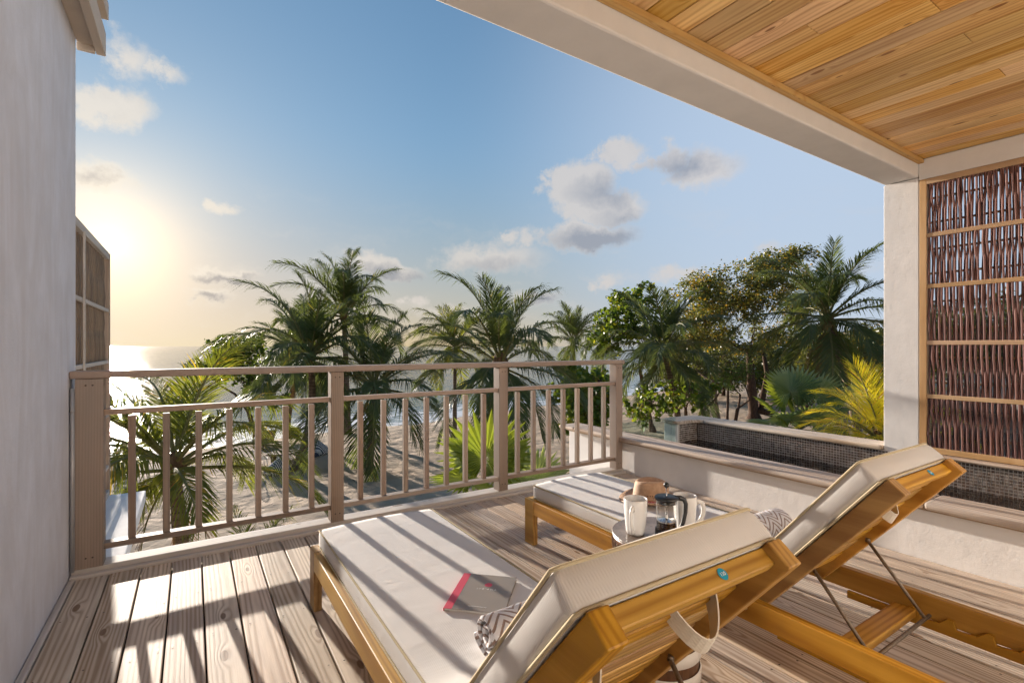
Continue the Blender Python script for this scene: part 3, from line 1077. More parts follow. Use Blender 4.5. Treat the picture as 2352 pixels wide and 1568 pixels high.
    # canvas straps under the backrest
    for x, u, dr, ln, tw in straps:
        mb = MB()
        n = 14
        rs = []
        for k in range(n + 1):
            a = PI * k / n
            c = Vector((x - ln * math.cos(a) + .02 * math.sin(a * 2) * tw, u - .045 * math.sin(a) * tw, -.012 - dr * math.sin(a) - .02 * math.sin(2 * a) * tw))
            d1 = Vector((0, .019, .004 * math.sin(a)))
            d2 = Vector((.0016 * math.cos(a), 0, .0016 * math.sin(a)))
            rs.append([B @ (c + d1 + d2), B @ (c - d1 + d2), B @ (c - d1 - d2), B @ (c + d1 - d2)])
        mb.rings(rs)
        obj('strap', mb, M['creamback'], L, smooth=False)
    return L


A = make_lounger(((-.18, .47, .070, .045, .35), (.07, .55, .080, .065, .35)))
A.location = (.770, 0, 0)
tag(A, 'teak sun lounger with cream cushion nearest the camera, a booklet lying on it', 'sun lounger', 'sun loungers on the deck')
B2 = make_lounger(((-.04, .52, .055, .05, .3),))
B2.location = (2.03, .07, 0)
tag(B2, 'teak sun lounger with cream cushion beside the pool wall, a straw hat lying on it', 'sun lounger', 'sun loungers on the deck')


# ------------------------------------------------------------------ towels
def towel_material():
    m, t, out = newmat('chevron_towel')
    uv = t.n('ShaderNodeUVMap').outputs[0]
    s = t.n('ShaderNodeSeparateXYZ', {0: uv})
    zig = t.math('PINGPONG', t.math('MULTIPLY', s.outputs[0], 1.0), .045)
    ph = t.math('SUBTRACT', s.outputs[1], t.math('MULTIPLY', zig, 1.1))
    st = t.math('PINGPONG', ph, .0135)
    n = t.noise(t.n('ShaderNodeTexCoord').outputs['Object'], 260.0, 3.0, .6)
    msk = t.smooth(t.math('MULTIPLY_ADD', n, .003, st), .0098, .0112)
    c = t.mix(msk, (.80, .78, .80), (.33, .235, .20))
    h = t.math('MULTIPLY_ADD', msk, -1.2, t.math('MULTIPLY', n, .8))
    principled(t, out, color=c, rough=.95, normal=t.bump(h, .8, .004), spec=.1, sheen=.3)
    return m


M['towel'] = towel_material()


def make_towel(x, y, label):
    """a rolled towel lying across the lounger"""
    z0 = LH + .083
    R, Ln = .068, .36
    turns, n = 2.6, 84
    me = bpy.data.meshes.new('rolled_towel')
    bm = bmesh.new()
    uvl = bm.loops.layers.uv.new('UVMap')
    rows = []
    L = 0
    prev = None
    cols = [-.5, -.497, -.48, -.3, -.1, .1, .3, .48, .497, .5]
    for k in range(n + 1):
        q = k / n
        a = 2 * PI * turns * q + 2.2
        r = .014 + (R - .014) * q
        cy, cz = math.cos(a) * r * 1.12, math.sin(a) * r * .92
        if prev:
            L += math.hypot(cy - prev[0], cz - prev[1])
        prev = (cy, cz)
        row = []
        for c in cols:
            k2 = 1 - .10 * max(0, (abs(c) - .485) / .015)
            off = .010 * math.sin(q * 19) * (1 if abs(c) > .4 else .3)
            row.append((bm.verts.new((c * Ln + off * (1 if c > 0 else -1) * .5, cy * k2, cz * k2 + R * .95)), c * Ln, L))
        rows.append(row)
    for i in range(n):
        for j in range(len(cols) - 1):
            q = [rows[i][j], rows[i][j + 1], rows[i + 1][j + 1], rows[i + 1][j]]
            f = bm.faces.new([p[0] for p in q])
            f.smooth = True
            for lp, p in zip(f.loops, q):
                lp[uvl].uv = (p[1] + 5, p[2] + 5)
    bm.to_mesh(me)
    bm.free()
    o = link('rolled_towel', me, M['towel'], loc=(x, y, z0))
    s = o.modifiers.new('pile', 'SOLIDIFY')
    s.thickness = .011
    s.offset = 0
    return tag(o, label, 'towel', 'rolled chevron towels on the loungers')


make_towel(.845, 1.150, 'rolled white and brown chevron towel behind the booklet on the near lounger')
make_towel(2.03, 1.215, 'rolled white and brown chevron towel on the lounger by the pool wall')


# ------------------------------------------------------------------ booklet
def build_booklet():
    P0 = Vector((.670, 1.436, 0))
    P1 = Vector((.842, 1.611, 0))
    P3 = Vector((.815, 1.300, 0))
    ex = (P3 - P0).normalized()
    ey = Vector((-ex.y, ex.x, 0))
    W, H = .195, .245
    b = empty('booklet', (P0.x, P0.y, LH + .0905), math.atan2(ex.y, ex.x))
    tag(b, 'grey softcover booklet with a red spine lying on the near cushion', 'booklet')
    paper = plain('booklet_pages', (.72, .70, .66), .8)
    grey = plain('booklet_cover', (.27, .235, .20), .42, spec=.4)
    red = plain('booklet_red', (.62, .06, .10), .45)
    wht = plain('booklet_print', (.82, .80, .78), .6)
    obj('pages', MB().box(.002, W - .003, .003, H - .003, .001, .0085), paper, b)
    obj('cover', MB().box(.026, W, 0, H, .0086, .0098), grey, b, bev=.0003)
    obj('back_cover', MB().box(0, W, 0, H, -.0004, .0008), grey, b)
    obj('spine', MB().box(0, .0258, 0, H, .0087, .01005), red, b)
    obj('spine_edge', MB().box(-.0012, .0015, 0, H, .001, .0099), red, b)
    mb = MB()
    cx, cy = .026 + (W - .026) * .48, H * .70
    mb.add([(cx + .0135 * math.cos(2 * PI * k / 28), cy + .0135 * math.sin(2 * PI * k / 28), .0101) for k in range(28)], [tuple(range(28))])
    obj('emblem', mb, red, b)
    tm = text_mesh("I T Z ' A N A", .0125, .0001)
    tm.transform(Matrix.Translation((cx, cy - .034, .0101)))
    link('title', tm, wht, b)
    tm = text_mesh('Resort & Residences', .0072, .0001)
    tm.transform(Matrix.Translation((cx - .004, .024, .0101)))
    link('subtitle', tm, wht, b)


build_booklet()


# ------------------------------------------------------------------ side table and things on it
TX, TY, TZ = 1.395, 1.19, .538


def build_table():
    e = empty('side_table', (TX, TY, 0))
    tag(e, 'dark wooden drum side table with white bands between the two loungers', 'side table')
    m, t, out = newmat('table_top')
    tc = t.n('ShaderNodeTexCoord').outputs['Object']
    n = t.noise(tc, 9.0, 5.0, .65)
    n2 = t.noise(tc, 55.0, 3.0, .6)
    c = t.mix(t.smooth(n, .35, .7), (.25, .20, .165), (.14, .10, .078))
    c = t.mix(t.math('MULTIPLY', t.smooth(n2, .55, .7), .6), c, (.085, .055, .04))
    principled(t, out, color=c, rough=.32, normal=t.bump(n2, .25, .004), spec=.5)
    body, t, out = newmat('table_body')
    tc = t.n('ShaderNodeTexCoord').outputs['Object']
    n = t.noise(t.vmath('MULTIPLY', tc, (1, 1, .12)), 70.0, 4.0, .6)
    c = t.mix(t.smooth(n, .3, .7), (.17, .075, .032), (.075, .032, .016))
    principled(t, out, color=c, rough=.35, normal=t.bump(n, .3, .003), spec=.5)
    white = plain('table_band', (.72, .68, .63), .5, var=.05, bscale=25, bump=.1)
    R = .165
    prof = [(.120, 0), (.128, .02), (.133, .12), (.136, .22), (.138, .30), (.140, .36), (.150, .43), (.161, .49), (.165, .52), (.165, TZ - .006)]
    obj('body', MB().lathe(prof, 48), body, e, smooth=True)
    obj('top', MB().lathe([(.166, TZ - .0055), (.167, TZ - .003), (.165, TZ), (.001, TZ)], 48), m, e, smooth=False)
    for z in (.055, .135, .215):
        obj('white_band', MB().lathe([(.1335, z), (.1385, z + .003), (.1395, z + .042), (.1355, z + .045)], 48, cap=False), white, e, smooth=True)
    # ring of carved flutes under the rim
    fl = plain('table_flutes', (.33, .20, .12), .4, var=.2)
    mb = MB()
    for k in range(40):
        a = 2 * PI * k / 40
        pts = [(math.cos(a) * r, math.sin(a) * r, z) for r, z in ((.152, .435), (.162, .485), (.1655, .515))]
        mb.tube(pts, [.004, .0055, .003], 5)
    o = obj('carved_flutes', mb, fl, e, smooth=True)
    o['kind'] = 'stuff'


build_table()


def make_mug(label, x, y, rz):
    e = empty('coffee_mug', (x, y, TZ + .0005), rz)
    tag(e, label, 'mug', 'white mugs on the side table')
    n = 40

    def sect(r, z, sq):      # slightly squared towards the foot
        out = []
        for k in range(n):
            a = 2 * PI * k / n
            p_ = 2 + sq * .35
            q = (abs(math.cos(a)) ** p_ + abs(math.sin(a)) ** p_) ** (-1 / p_)
            out.append((math.cos(a) * r * q, math.sin(a) * r * q, z))
        return out
    prof = [(.001, .002, 0), (.022, .0015, 1), (.0255, 0, 1.4), (.029, .002, 1.6), (.0325, .012, 1.6), (.0365, .05, 1.0), (.0395, .09, .5), (.0412, .122, .1), (.0405, .1245, 0),
            (.0388, .122, 0), (.0372, .09, .4), (.034, .05, .8), (.029, .012, 1), (.001, .008, 0)]
    obj('cup', MB().rings([sect(*p) for p in prof], cap=False), M['china'], e, smooth=True)
    mb = MB()
    pts = [(.038, 0, .094), (.050, 0, .102), (.062, 0, .096), (.068, 0, .078), (.066, 0, .055), (.056, 0, .032), (.043, 0, .018), (.033, 0, .014)]
    mb.tube(pts, [.0075, .0065, .006, .006, .006, .006, .0065, .0075], 10, sq=1.35)
    obj('handle', mb, M['china'], e, smooth=True)


make_mug('white tapered mug on the left of the coffee press', 1.318, 1.232, rad(-150))
make_mug('white mug with a loop handle behind the coffee press', 1.497, 1.162, rad(-33))


def build_press():
    e = empty('coffee_press', (1.383, 1.150, TZ + .0005), rad(-33))
    tag(e, 'glass coffee press with a black lid and some coffee left in it', 'coffee press')
    m, t, out = newmat('press_glass')
    fr = t.n('ShaderNodeLayerWeight', {'Blend': .25}).outputs['Facing']
    tr = t.n('ShaderNodeBsdfTransparent', {'Color': (.93, .93, .92, 1)})
    gl = t.n('ShaderNodeBsdfGlossy', {'Color': (1, 1, 1, 1), 'Roughness': .03})
    mx = t.n('ShaderNodeMixShader', {0: t.math('MULTIPLY_ADD', fr, .55, .03), 1: tr.outputs[0], 2: gl.outputs[0]})
    t.t.links.new(mx.outputs[0], out.inputs['Surface'])
    R = .035
    obj('beaker', MB().lathe([(R, .006), (R, .132)], 36, cap=False), m, e, smooth=True)
    mb = MB()
    mb.tube([(-R + .001, 0, .122), (-R - .006, 0, .128), (-R - .011, 0, .1335)], [.008, .006, .0035], 8, cap=False)
    obj('spout', mb, m, e, smooth=True)
    cof, t, out = newmat('black_coffee')
    principled(t, out, color=(.022, .008, .003), rough=.08, spec=.5)
    obj('coffee', MB().lathe([(.0335, .007), (.0335, .052), (.031, .0535), (.001, .0535)], 32), cof, e, smooth=False)
    obj('holder', MB().lathe([(.0365, 0), (.0385, .002), (.0385, .030), (.0362, .032)], 36), M['black'], e, smooth=False)
    tm = text_mesh('oo', .02, .0004)
    # relief on the holder, bent round it
    for v in tm.vertices:
        a = -PI / 2 - .35 + v.co.x / .0388
        r = .0389 + v.co.z
        v.co = Vector((math.cos(a) * r, math.sin(a) * r, .008 + v.co.y))
    link('holder_lettering', tm, plain('press_relief', (.05, .05, .05), .3), e)
    obj('lid', MB().lathe([(.034, .128), (.0395, .1325), (.0405, .137), (.038, .1405), (.012, .143), (.001, .1432)], 36), M['black'], e, smooth=True)
    obj('lid_skirt', MB().lathe([(.034, .118), (.034, .1275)], 32), M['black'], e)
    obj('plunger_rod', MB().tube([(0, 0, .05), (0, 0, .18)], .0022, 8), M['steel'], e, smooth=True)
    obj('plunger_disc', MB().lathe([(.0325, .056), (.0325, .060), (.006, .066), (.004, .078)], 28), M['steel'], e)
    mb = MB()
    mb.lathe([(.0005, .170)] + [(.0098 * math.sin(PI * k / 10), .180 - .0098 * math.cos(PI * k / 10)) for k in range(1, 10)] + [(.0005, .190)], 20)
    obj('knob', mb, M['black'], e, smooth=True)
    mb = MB()
    pts = [(.030, 0, .134), (.048, 0, .1355), (.062, 0, .129), (.0675, 0, .114), (.066, 0, .085), (.058, 0, .05), (.047, 0, .022), (.038, 0, .010)]
    mb.tube(pts, [.006, .006, .0055, .005, .005, .005, .005, .005], 8, sq=1.5)
    obj('handle', mb, M['black'], e, smooth=True)


build_press()


def build_hat():
    e = empty('straw_hat', (2.095, 1.845, LH + .0905), rad(-38))
    tag(e, 'tan straw fedora with a red band lying on the lounger by the pool wall', 'hat')
    m, t, out = newmat('woven_straw')
    tc = t.n('ShaderNodeTexCoord').outputs['Object']
    s = t.n('ShaderNodeSeparateXYZ', {0: tc})
    rr = t.vmath('LENGTH', t.n('ShaderNodeCombineXYZ', {0: s.outputs[0], 1: s.outputs[1], 2: 0.0}).outputs[0])
    band = t.math('SINE', t.math('MULTIPLY', t.math('ADD', rr, s.outputs[2]), 1500.0))
    n = t.noise(tc, 45.0, 4.0, .65)
    n2 = t.noise(tc, 300.0, 2.0, .6)
    c = t.mix(t.smooth(n, .3, .75), (.52, .33, .20), (.36, .20, .11))
    c = t.mix(t.math('MULTIPLY', n2, .5), c, (.60, .42, .29))
    principled(t, out, color=c, rough=.6, normal=t.bump(t.math('MULTIPLY_ADD', band, .4, n2), .6, .0015), spec=.35)
    n = 48

    def ringat(rx, ry, z, sway=0, pin=0, dent=0):
        out = []
        for k in range(n):
            a = 2 * PI * k / n
            x, y = rx * math.cos(a), ry * math.sin(a)
            zz = z + sway * math.cos(2 * a)
            # front pinch at +x
            q = pin * max(0, math.cos(a)) ** 2
            y *= 1 - q * .35
            zz += dent * abs(math.sin(a)) ** 1.5
            out.append((x, y, zz))
        return out
    br = [ringat(.172, .155, .018, -.012), ringat(.170, .153, .0215, -.012), ringat(.135, .118, .006, -.005), ringat(.108, .088, .003)]
    br2 = [ringat(.106, .086, .0005), ringat(.134, .117, .0025, -.005), ringat(.1715, .1545, .0155, -.012)]
    mb = MB()
    mb.rings([br2[2], br[0], br[1], br[2], br[3]], cap=False)
    mb.rings(br2, cap=False)
    cr = [ringat(.100, .080, .003), ringat(.098, .079, .03), ringat(.094, .075, .06, 0, .3), ringat(.088, .069, .090, 0, .7, .008), ringat(.082, .062, .103, 0, .9, .010),
          ringat(.074, .054, .107, 0, 1, .010), ringat(.062, .040, .102, 0, 1, .006), ringat(.048, .024, .092, 0, 1, .003), ringat(.03, .010, .086), ringat(.001, .001, .085)]
    obj('brim', mb, m, e, smooth=True)
    obj('crown', MB().rings(cr, cap=False), m, e, smooth=True)
    red, t, out = newmat('hat_band')
    tc = t.n('ShaderNodeTexCoord').outputs['Object']
    s = t.n('ShaderNodeSeparateXYZ', {0: tc})
    ang = t.math('ARCTAN2', s.outputs[1], s.outputs[0])
    zig = t.math('PINGPONG', ang, .05)
    ln = t.math('ABSOLUTE', t.math('SUBTRACT', t.math('MULTIPLY_ADD', s.outputs[2], 5.0, -.06), t.math('SUBTRACT', zig, .025)))
    c = t.mix(t.math('LESS_THAN', ln, .012), (.42, .03, .03), (.75, .62, .58))
    principled(t, out, color=c, rough=.8)
    obj('hat_band', MB().rings([ringat(.1006, .0806, .005), ringat(.1018, .0818, .007), ringat(.1012, .0812, .020), ringat(.0998, .0800, .022)], cap=False), red, e, smooth=True)
    pm = plain('pompom_wool', (.78, .70, .68), .95, bump=.5, bscale=300)
    sp = MB().lathe([(.0005, -.006)] + [(.006 * math.sin(PI * k / 6), -.006 * math.cos(PI * k / 6)) for k in range(1, 6)] + [(.0005, .006)], 8).mesh('pompom', True)
    for k in range(18):
        a = 2 * PI * k / 18
        link('pompom', sp, pm, e, loc=(.106 * math.cos(a), .086 * math.sin(a), .0085))
    hole = MB()
    for q in (-.13, 0, .13):
        a = -PI / 2 - .2 + q
        c = Vector((.0965 * math.cos(a), .078 * math.sin(a), .047))
        d = Vector((math.cos(a), math.sin(a), .05)).normalized()
        sd = d.cross(Vector((0, 0, 1))).normalized()
        u2 = sd.cross(d)
        hole.add([c + d * .0012 + sd * (.0028 * math.cos(b)) + u2 * (.0028 * math.sin(b)) for b in [2 * PI * k / 8 for k in range(8)]], [tuple(range(8))])
    obj('eyelets', hole, M['dark'], e)


build_hat()


# ------------------------------------------------------------------ palms
M['frond'] = leaf('coconut_leaflets', (.115, .150, .060), (.078, .112, .048), (.24, .20, .05), trans=.44, yellow_amt=.04)
M['frond_sun'] = leaf('coconut_leaflets_light', (.170, .190, .040), (.120, .155, .036), (.36, .27, .05), trans=.52, yellow_amt=.08)
M['frond_yellow'] = leaf('yellow_palm_leaflets', (.66, .57, .06), (.50, .48, .05), (.70, .44, .08), trans=.48, yellow_amt=.15)
M['frond_dead'] = leaf('dead_fronds', (.20, .12, .06), (.13, .08, .045), trans=.2)
M['rachis'] = plain('frond_stem', (.16, .15, .045), .6, var=.2, bscale=20)
M['fan'] = leaf('fan_leaf_green', (.29, .35, .18), (.21, .28, .13), trans=.40, rough=.35)
M['fan_light'] = leaf('fan_leaf_light', (.19, .24, .045), (.145, .20, .04), trans=.42, rough=.4)
M['palmbark'] = bark('palm_bark', (.24, .18, .135), (.14, .10, .075), rings=46)
M['husk'] = bark('palm_fibre', (.20, .12, .06), (.09, .055, .03))


def frond_mesh(elev, seed, dens=80, leaflen=.30, width=.0132, hang=1.0, droop=None):
    """unit length palm frond leaving the crown at the given elevation"""
    R = random.Random(seed)
    mb = MB()
    n = 14
    dr = droop if droop is not None else rad(40 + 42 * max(0.0, math.cos(elev))) * R.uniform(.8, 1.2)
    pts, tan = [Vector((0, 0, 0))], []
    swing = R.uniform(-.30, .30)
    for i in range(n):
        q = (i + .5) / n
        a = elev - dr * q ** 2.0
        a = max(a, rad(-84))
        T = Vector((math.cos(a), swing * q * (.3 + math.cos(a)), math.sin(a))).normalized()
        tan.append(T)
        pts.append(pts[-1] + T / n)
    rr = [.014 * (1 - .86 * i / n) + .0012 for i in range(n + 1)]
    mb.tube(pts, rr, 5, m=1)

    def at(q):
        f = q * n
        i = min(int(f), n - 1)
        return pts[i].lerp(pts[i + 1], f - i), tan[i]
    tear = R.uniform(.3, .95)
    for sd in (-1, 1):
        roll = R.uniform(-.25, .35)
        for k in range(dens):
            q = .15 + .85 * (k + R.uniform(.1, .9)) / dens
            if abs(q - tear) < .03 and R.random() < .6:
                continue                      # gaps where the wind has torn the frond
            p, T = at(min(q, .999))
            side = Vector((0, 0, 1)).cross(T)
            if side.length < .05:
                side = Vector((0, 1, 0))
            side.normalize()
            side *= sd
            up = T.cross(side) * sd
            if up.z < 0:
                up = -up
            hz = math.hypot(T.x, T.y)
            fa = rad(52 - 30 * q + R.uniform(-6, 6))
            d0 = (T * math.cos(fa) + side * math.sin(fa) + up * (R.uniform(.05, .30) + roll * .3)).normalized()
            ln = leaflen * min(1.0, .35 + 3.2 * (q - .13)) * (1 - .35 * max(0, q - .6) / .4) * R.uniform(.85, 1.1)
            g = hang * R.uniform(.5, 1.3) * (.10 + 1.05 * hz * hz)
            w = width * R.uniform(.8, 1.15) * (1 - .4 * q)
            c1 = p + d0 * ln * .5 + Vector((0, 0, -1)) * ln * .12 * g
            c2 = p + d0 * ln * .92 + Vector((0, 0, -1)) * ln * .52 * g
            wv = (T - d0 * T.dot(d0)).normalized() * w * .5
            vs = [p - wv * .5, p + wv * .5, c1 - wv, c1 + wv, c2]
            mb.add(vs, [(0, 1, 3, 2), (2, 3, 4)], 0)
    return mb.mesh('frond', False)


FR = {}


def frond_proto(kind, elev_deg, var, **kw):
    key = (kind, elev_deg, var)
    if key not in FR:
        me = frond_mesh(rad(elev_deg), hash((elev_deg, var)) % 1000 + len(kind), **kw)
        me.materials.append(M[kind])
        me.materials.append(M['rachis'])
        FR[key] = me
    return FR[key]


def trunk(mb, pts, r0, r1, n=10, flare=1.5, bumpy=.06):
    P = []
    k = 14
    pts = [Vector(p) for p in pts]
    out, rr = [], []
    for i in range(k + 1):
        q = i / k
        if len(pts) == 3:
            p = pts[0] * (1 - q) ** 2 + pts[1] * 2 * q * (1 - q) + pts[2] * q * q
        else:
            p = pts[0].lerp(pts[1], q)
        out.append(p)
        rr.append((r0 + (r1 - r0) * q) * (1 + (flare - 1) * max(0, 1 - q * 7)) * random.uniform(1 - bumpy, 1 + bumpy))
    mb.tube(out, rr, n)


PALM_EL = [(82, 2), (64, 5), (46, 5), (28, 5), (8, 5), (-16, 4), (-42, 3)]


def palm(label, base, crown, L, seed, kind='frond', els=PALM_EL, r=.12, dead=0, lean=None, yaw0=None, dens=76, nuts=0, **kw):
    random.seed(seed)
    e = empty('coconut_palm', base)
    tag(e, label, 'palm', 'palms on the beach')
    c = Vector(crown) - Vector(base)
    mb = MB()
    mid = Vector((c.x * .15, c.y * .15, c.z * .5)) if lean is None else Vector(lean)
    trunk(mb, [(0, 0, -.15), mid, c], r * 1.15, r * .8)
    obj('trunk', mb, M['palmbark'], e, smooth=True)
    mb = MB()
    mb.lathe([(r * .8, -.25), (r * 1.35, 0), (r * 1.5, .16), (r * .9, .38), (.02, .5)], 10, c=tuple(c))
    obj('crown_shaft', mb, M['husk'], e, smooth=True)
    yaw = random.uniform(0, 6) if yaw0 is None else yaw0
    for el, cnt in els:
        for i in range(cnt):
            yaw += 2.399 + random.uniform(-.3, .3)
            v = random.randrange(3)
            me = frond_proto(kind, el, v, dens=dens, **kw)
            o = link('frond', me, None, e, loc=c + Vector((math.cos(yaw) * .05, math.sin(yaw) * .05, .1 + .22 * max(0, math.sin(rad(el))))),
                     rot=(random.uniform(-.2, .2), random.uniform(-.16, .16), yaw))
            s = L * random.uniform(.88, 1.1) * (.86 if el > 80 else 1.0)
            o.scale = (s, s, s)
    for i in range(dead):
        yaw += 2.399
        me = frond_proto('frond_dead', -62, i % 2, dens=30, hang=.7)
        o = link('dead_frond', me, None, e, loc=c + Vector((math.cos(yaw) * r, math.sin(yaw) * r, -.1)), rot=(0, 0, yaw))
        o.scale = (L * .62,) * 3
    if nuts:
        nm = MB().lathe([(.001, -.12), (.06, -.10), (.095, -.02), (.085, .06), (.03, .12), (.001, .125)], 10).mesh('coconut', True)
        for i in range(nuts):
            a = random.uniform(0, 6.28)
            link('coconut', nm, plain('coconut_husk', (.20, .14, .05), .6), e, loc=c + Vector((math.cos(a) * .26, math.sin(a) * .26, -.10 - random.uniform(0, .15))))
    return e


LOWEL = [(68, 3), (54, 4), (40, 5), (24, 5), (6, 4), (-18, 2)]
palm('young coconut palm just beyond the railing at the left, glitter of the sea behind it', (-.15, 12.2, GZ), (-.31, 12.1, -1.42), 2.85, 11, 'frond_sun', LOWEL, r=.15, dead=3, dens=104, leaflen=.31, width=.0112)
palm('dark leaning coconut palm with its bent trunk rooted beside the striped bean bags', (3.36, 21.3, GZ), (3.94, 20.9, .58), 3.6, 12, els=[(82, 2), (64, 5), (46, 5), (28, 5), (8, 5), (-16, 3)], r=.15, nuts=5, lean=(.9, -.4, 2.0), dens=90, leaflen=.31)
palm('tallest coconut palm of the left cluster, its crown high above the horizon', (7.48, 28.96, GZ), (7.31, 29.07, 2.75), 4.15, 13, els=[(84, 2), (66, 5), (50, 5), (32, 5), (12, 4), (-14, 3)], r=.17, dens=90, leaflen=.31)
palm('coconut palm with a skirt of dead fronds standing near the waterline', (4.56, 31.0, GZ - .2), (5.3, 30.7, .25), 3.3, 14, r=.15, dead=6, nuts=3)
palm('low dark coconut palm behind the second railing bay, fronds trailing to the sand', (5.84, 19.3, GZ), (6.0, 19.2, -.55), 3.6, 15, els=[(84, 2), (66, 4), (44, 5), (22, 5), (-4, 4), (-30, 3), (-52, 2)], r=.13, dens=80)
palm('shaggy coconut palm behind the middle of the railing with two upright spear fronds', (5.80, 9.45, GZ), (5.76, 9.38, .62), 2.15, 16, els=[(88, 2), (70, 4), (50, 4), (30, 5), (8, 5), (-20, 4), (-45, 3)], r=.14, dens=90, leaflen=.31)
palm('small yellowing coconut palm near the sea left of the shaggy palm', (12.1, 24.5, GZ), (12.05, 24.36, 1.0), 2.7, 17, 'frond_sun', r=.11)
palm('far small coconut palm standing alone above the railing', (20.9, 24.8, GZ), (20.72, 24.71, 1.3), 2.8, 18, els=[(84, 3), (66, 5), (44, 5), (20, 4), (-10, 3)], r=.12)
palm('farthest little palm beside the round leaved sea grape', (26.6, 28.2, GZ), (26.5, 28.1, 1.55), 2.4, 19, r=.1)
palm('dark coconut palm with a ringed trunk standing beyond the pool glass', (20.8, 16.4, GZ), (20.07, 16.79, .65), 3.8, 20, els=[(84, 3), (68, 5), (48, 5), (26, 5), (6, 4), (-20, 4), (-45, 3)], r=.15, dens=90, leaflen=.31)
palm('tall coconut palm with hanging fronds next to the white column', (24.6, 9.9, GZ), (23.75, 10.84, 2.25), 3.8, 21, els=[(84, 3), (66, 5), (46, 5), (24, 5), (2, 4), (-28, 4), (-55, 5)], r=.17, dens=90, leaflen=.31, nuts=6, dead=3)
palm('low seedling palm whose frond tips show just over the white kerb', (.75, 8.9, GZ), (.75, 8.9, -3.3), 1.75, 22, 'frond_sun', [(72, 3), (50, 4), (30, 3)], r=.08, dens=50, leaflen=.30)
palm('bright yellow palm behind the pool coping beside the white column', (8.75, 3.30, GZ), (8.80, 3.26, -.46), 1.05, 23, 'frond_yellow', [(80, 4), (62, 7), (46, 8), (28, 7), (8, 5)], r=.10, dens=60, leaflen=.40, hang=.6)


# ------------------------------------------------------------------ fan palms
def fan_leaf_mesh(seed, pet, R0, seg=30, spread=152, droop=.25):
    R = random.Random(seed)
    mb = MB()
    pts = [(pet * q, 0, -.06 * q * q * pet) for q in (0, .35, .7, 1.0)]
    mb.tube(pts, [.014, .011, .009, .007], 5, m=1)
    c = Vector(pts[-1])
    for k in range(seg):
        a0 = rad(-spread + 2 * spread * k / seg)
        a1 = rad(-spread + 2 * spread * (k + 1) / seg)
        am = (a0 + a1) / 2
        ln = R0 * (1 - .30 * (abs(am) / rad(spread)) ** 2) * R.uniform(.93, 1.05)
        zf = .035 * R0
        dv = lambda a, r, z: c + Vector((math.cos(a) * r, math.sin(a) * r, z - droop * R0 * (r / R0) ** 3 * .35))
        split = ln * R.uniform(.60, .68)
        sag = -R.uniform(.05, .35) * R0 * droop * 2
        vs = [dv(am, .02, 0), dv(a0, split, -zf), dv(am, split, zf * .9), dv(a1, split, -zf), dv(am + R.uniform(-.02, .02), ln, sag * .5)]
        mb.add(vs, [(0, 1, 2), (0, 2, 3), (1, 4, 2), (2, 4, 3)], 0)
    return mb


def fan_palm(label, base, crown, leaves, r=.09, skirt=0):
    e = empty('fan_palm', base)
    tag(e, label, 'fan palm', 'fan palms beside the house')
    c = Vector(crown) - Vector(base)
    mb = MB()
    trunk(mb, [(0, 0, -.1), c * .5, c], r, r * .85)
    obj('trunk', mb, M['husk'], e, smooth=True)
    for i, (yaw, el, pet, R0, roll, kind) in enumerate(leaves):
        mb = fan_leaf_mesh(i * 7 + int(abs(base[0]) * 10), pet, R0)
        o = obj('fan_leaf', mb, [M[kind], M['rachis']], e, loc=tuple(c))
        o.rotation_euler = (rad(roll), rad(-el), rad(yaw))
        o.rotation_mode = 'XYZ'
    for i in range(skirt):
        a = random.uniform(0, 360)
        mb = fan_leaf_mesh(90 + i, .35, .42, 16, 120, .8)
        o = obj('dry_fan_leaf', mb, [M['frond_dead'], M['rachis']], e, loc=tuple(c - Vector((0, 0, .1 + .12 * (i % 4)))))
        o.rotation_euler = (0, rad(62 + 12 * (i % 3)), rad(a))
    return e


random.seed(31)
lv = [(85, 66, .62, .60, 8, 'fan_light'), (35, 64, .78, .58, -10, 'fan'), (60, 72, .70, .56, 15, 'fan'), (-10, 58, .74, .58, 5, 'fan'), (-50, 48, .74, .55, 0, 'fan'),
      (150, 40, .55, .46, -20, 'fan_light'), (190, 30, .50, .46, 10, 'fan'), (235, 42, .45, .50, -5, 'fan'), (280, 35, .5, .46, 10, 'fan'), (320, 30, .55, .46, -15, 'fan'),
      (255, 8, .42, .44, 10, 'fan'), (205, -5, .45, .42, 0, 'fan_light'), (300, 0, .42, .42, 20, 'fan'), (20, 20, .5, .45, 0, 'fan'), (100, 10, .5, .45, 0, 'fan')]
fan_palm('fan palm with dry leaf tips behind the pool coping, left of the yellow palm', (9.35, 4.72, GZ), (9.30, 4.72, -.32), lv, r=.10, skirt=8)
lv = [(245, 80, .55, .80, 6, 'fan_light'), (60, 72, .5, .62, 0, 'fan'), (150, 60, .5, .6, 0, 'fan'), (330, 55, .5, .55, 0, 'fan_light'), (200, 35, .45, .55, 12, 'fan_light'), (20, 40, .5, .55, 0, 'fan')]
fan_palm('bright green fan palm close behind the railing', (3.50, 6.12, GZ), (3.50, 6.12, -.90), lv, r=.08)
lv = [(250, 74, .55, .62, -6, 'fan'), (300, 40, .5, .55, 0, 'fan'), (180, 48, .5, .55, 0, 'fan'), (60, 60, .5, .6, 0, 'fan'), (230, 22, .45, .6, 8, 'fan_light'), (20, 40, .5, .55, 0, 'fan'), (215, 50, .4, .5, 0, 'fan')]
fan_palm('dark green fan palm behind the railing next to the white pool wall', (4.45, 6.25, GZ), (4.45, 6.25, -1.35), lv, r=.08)


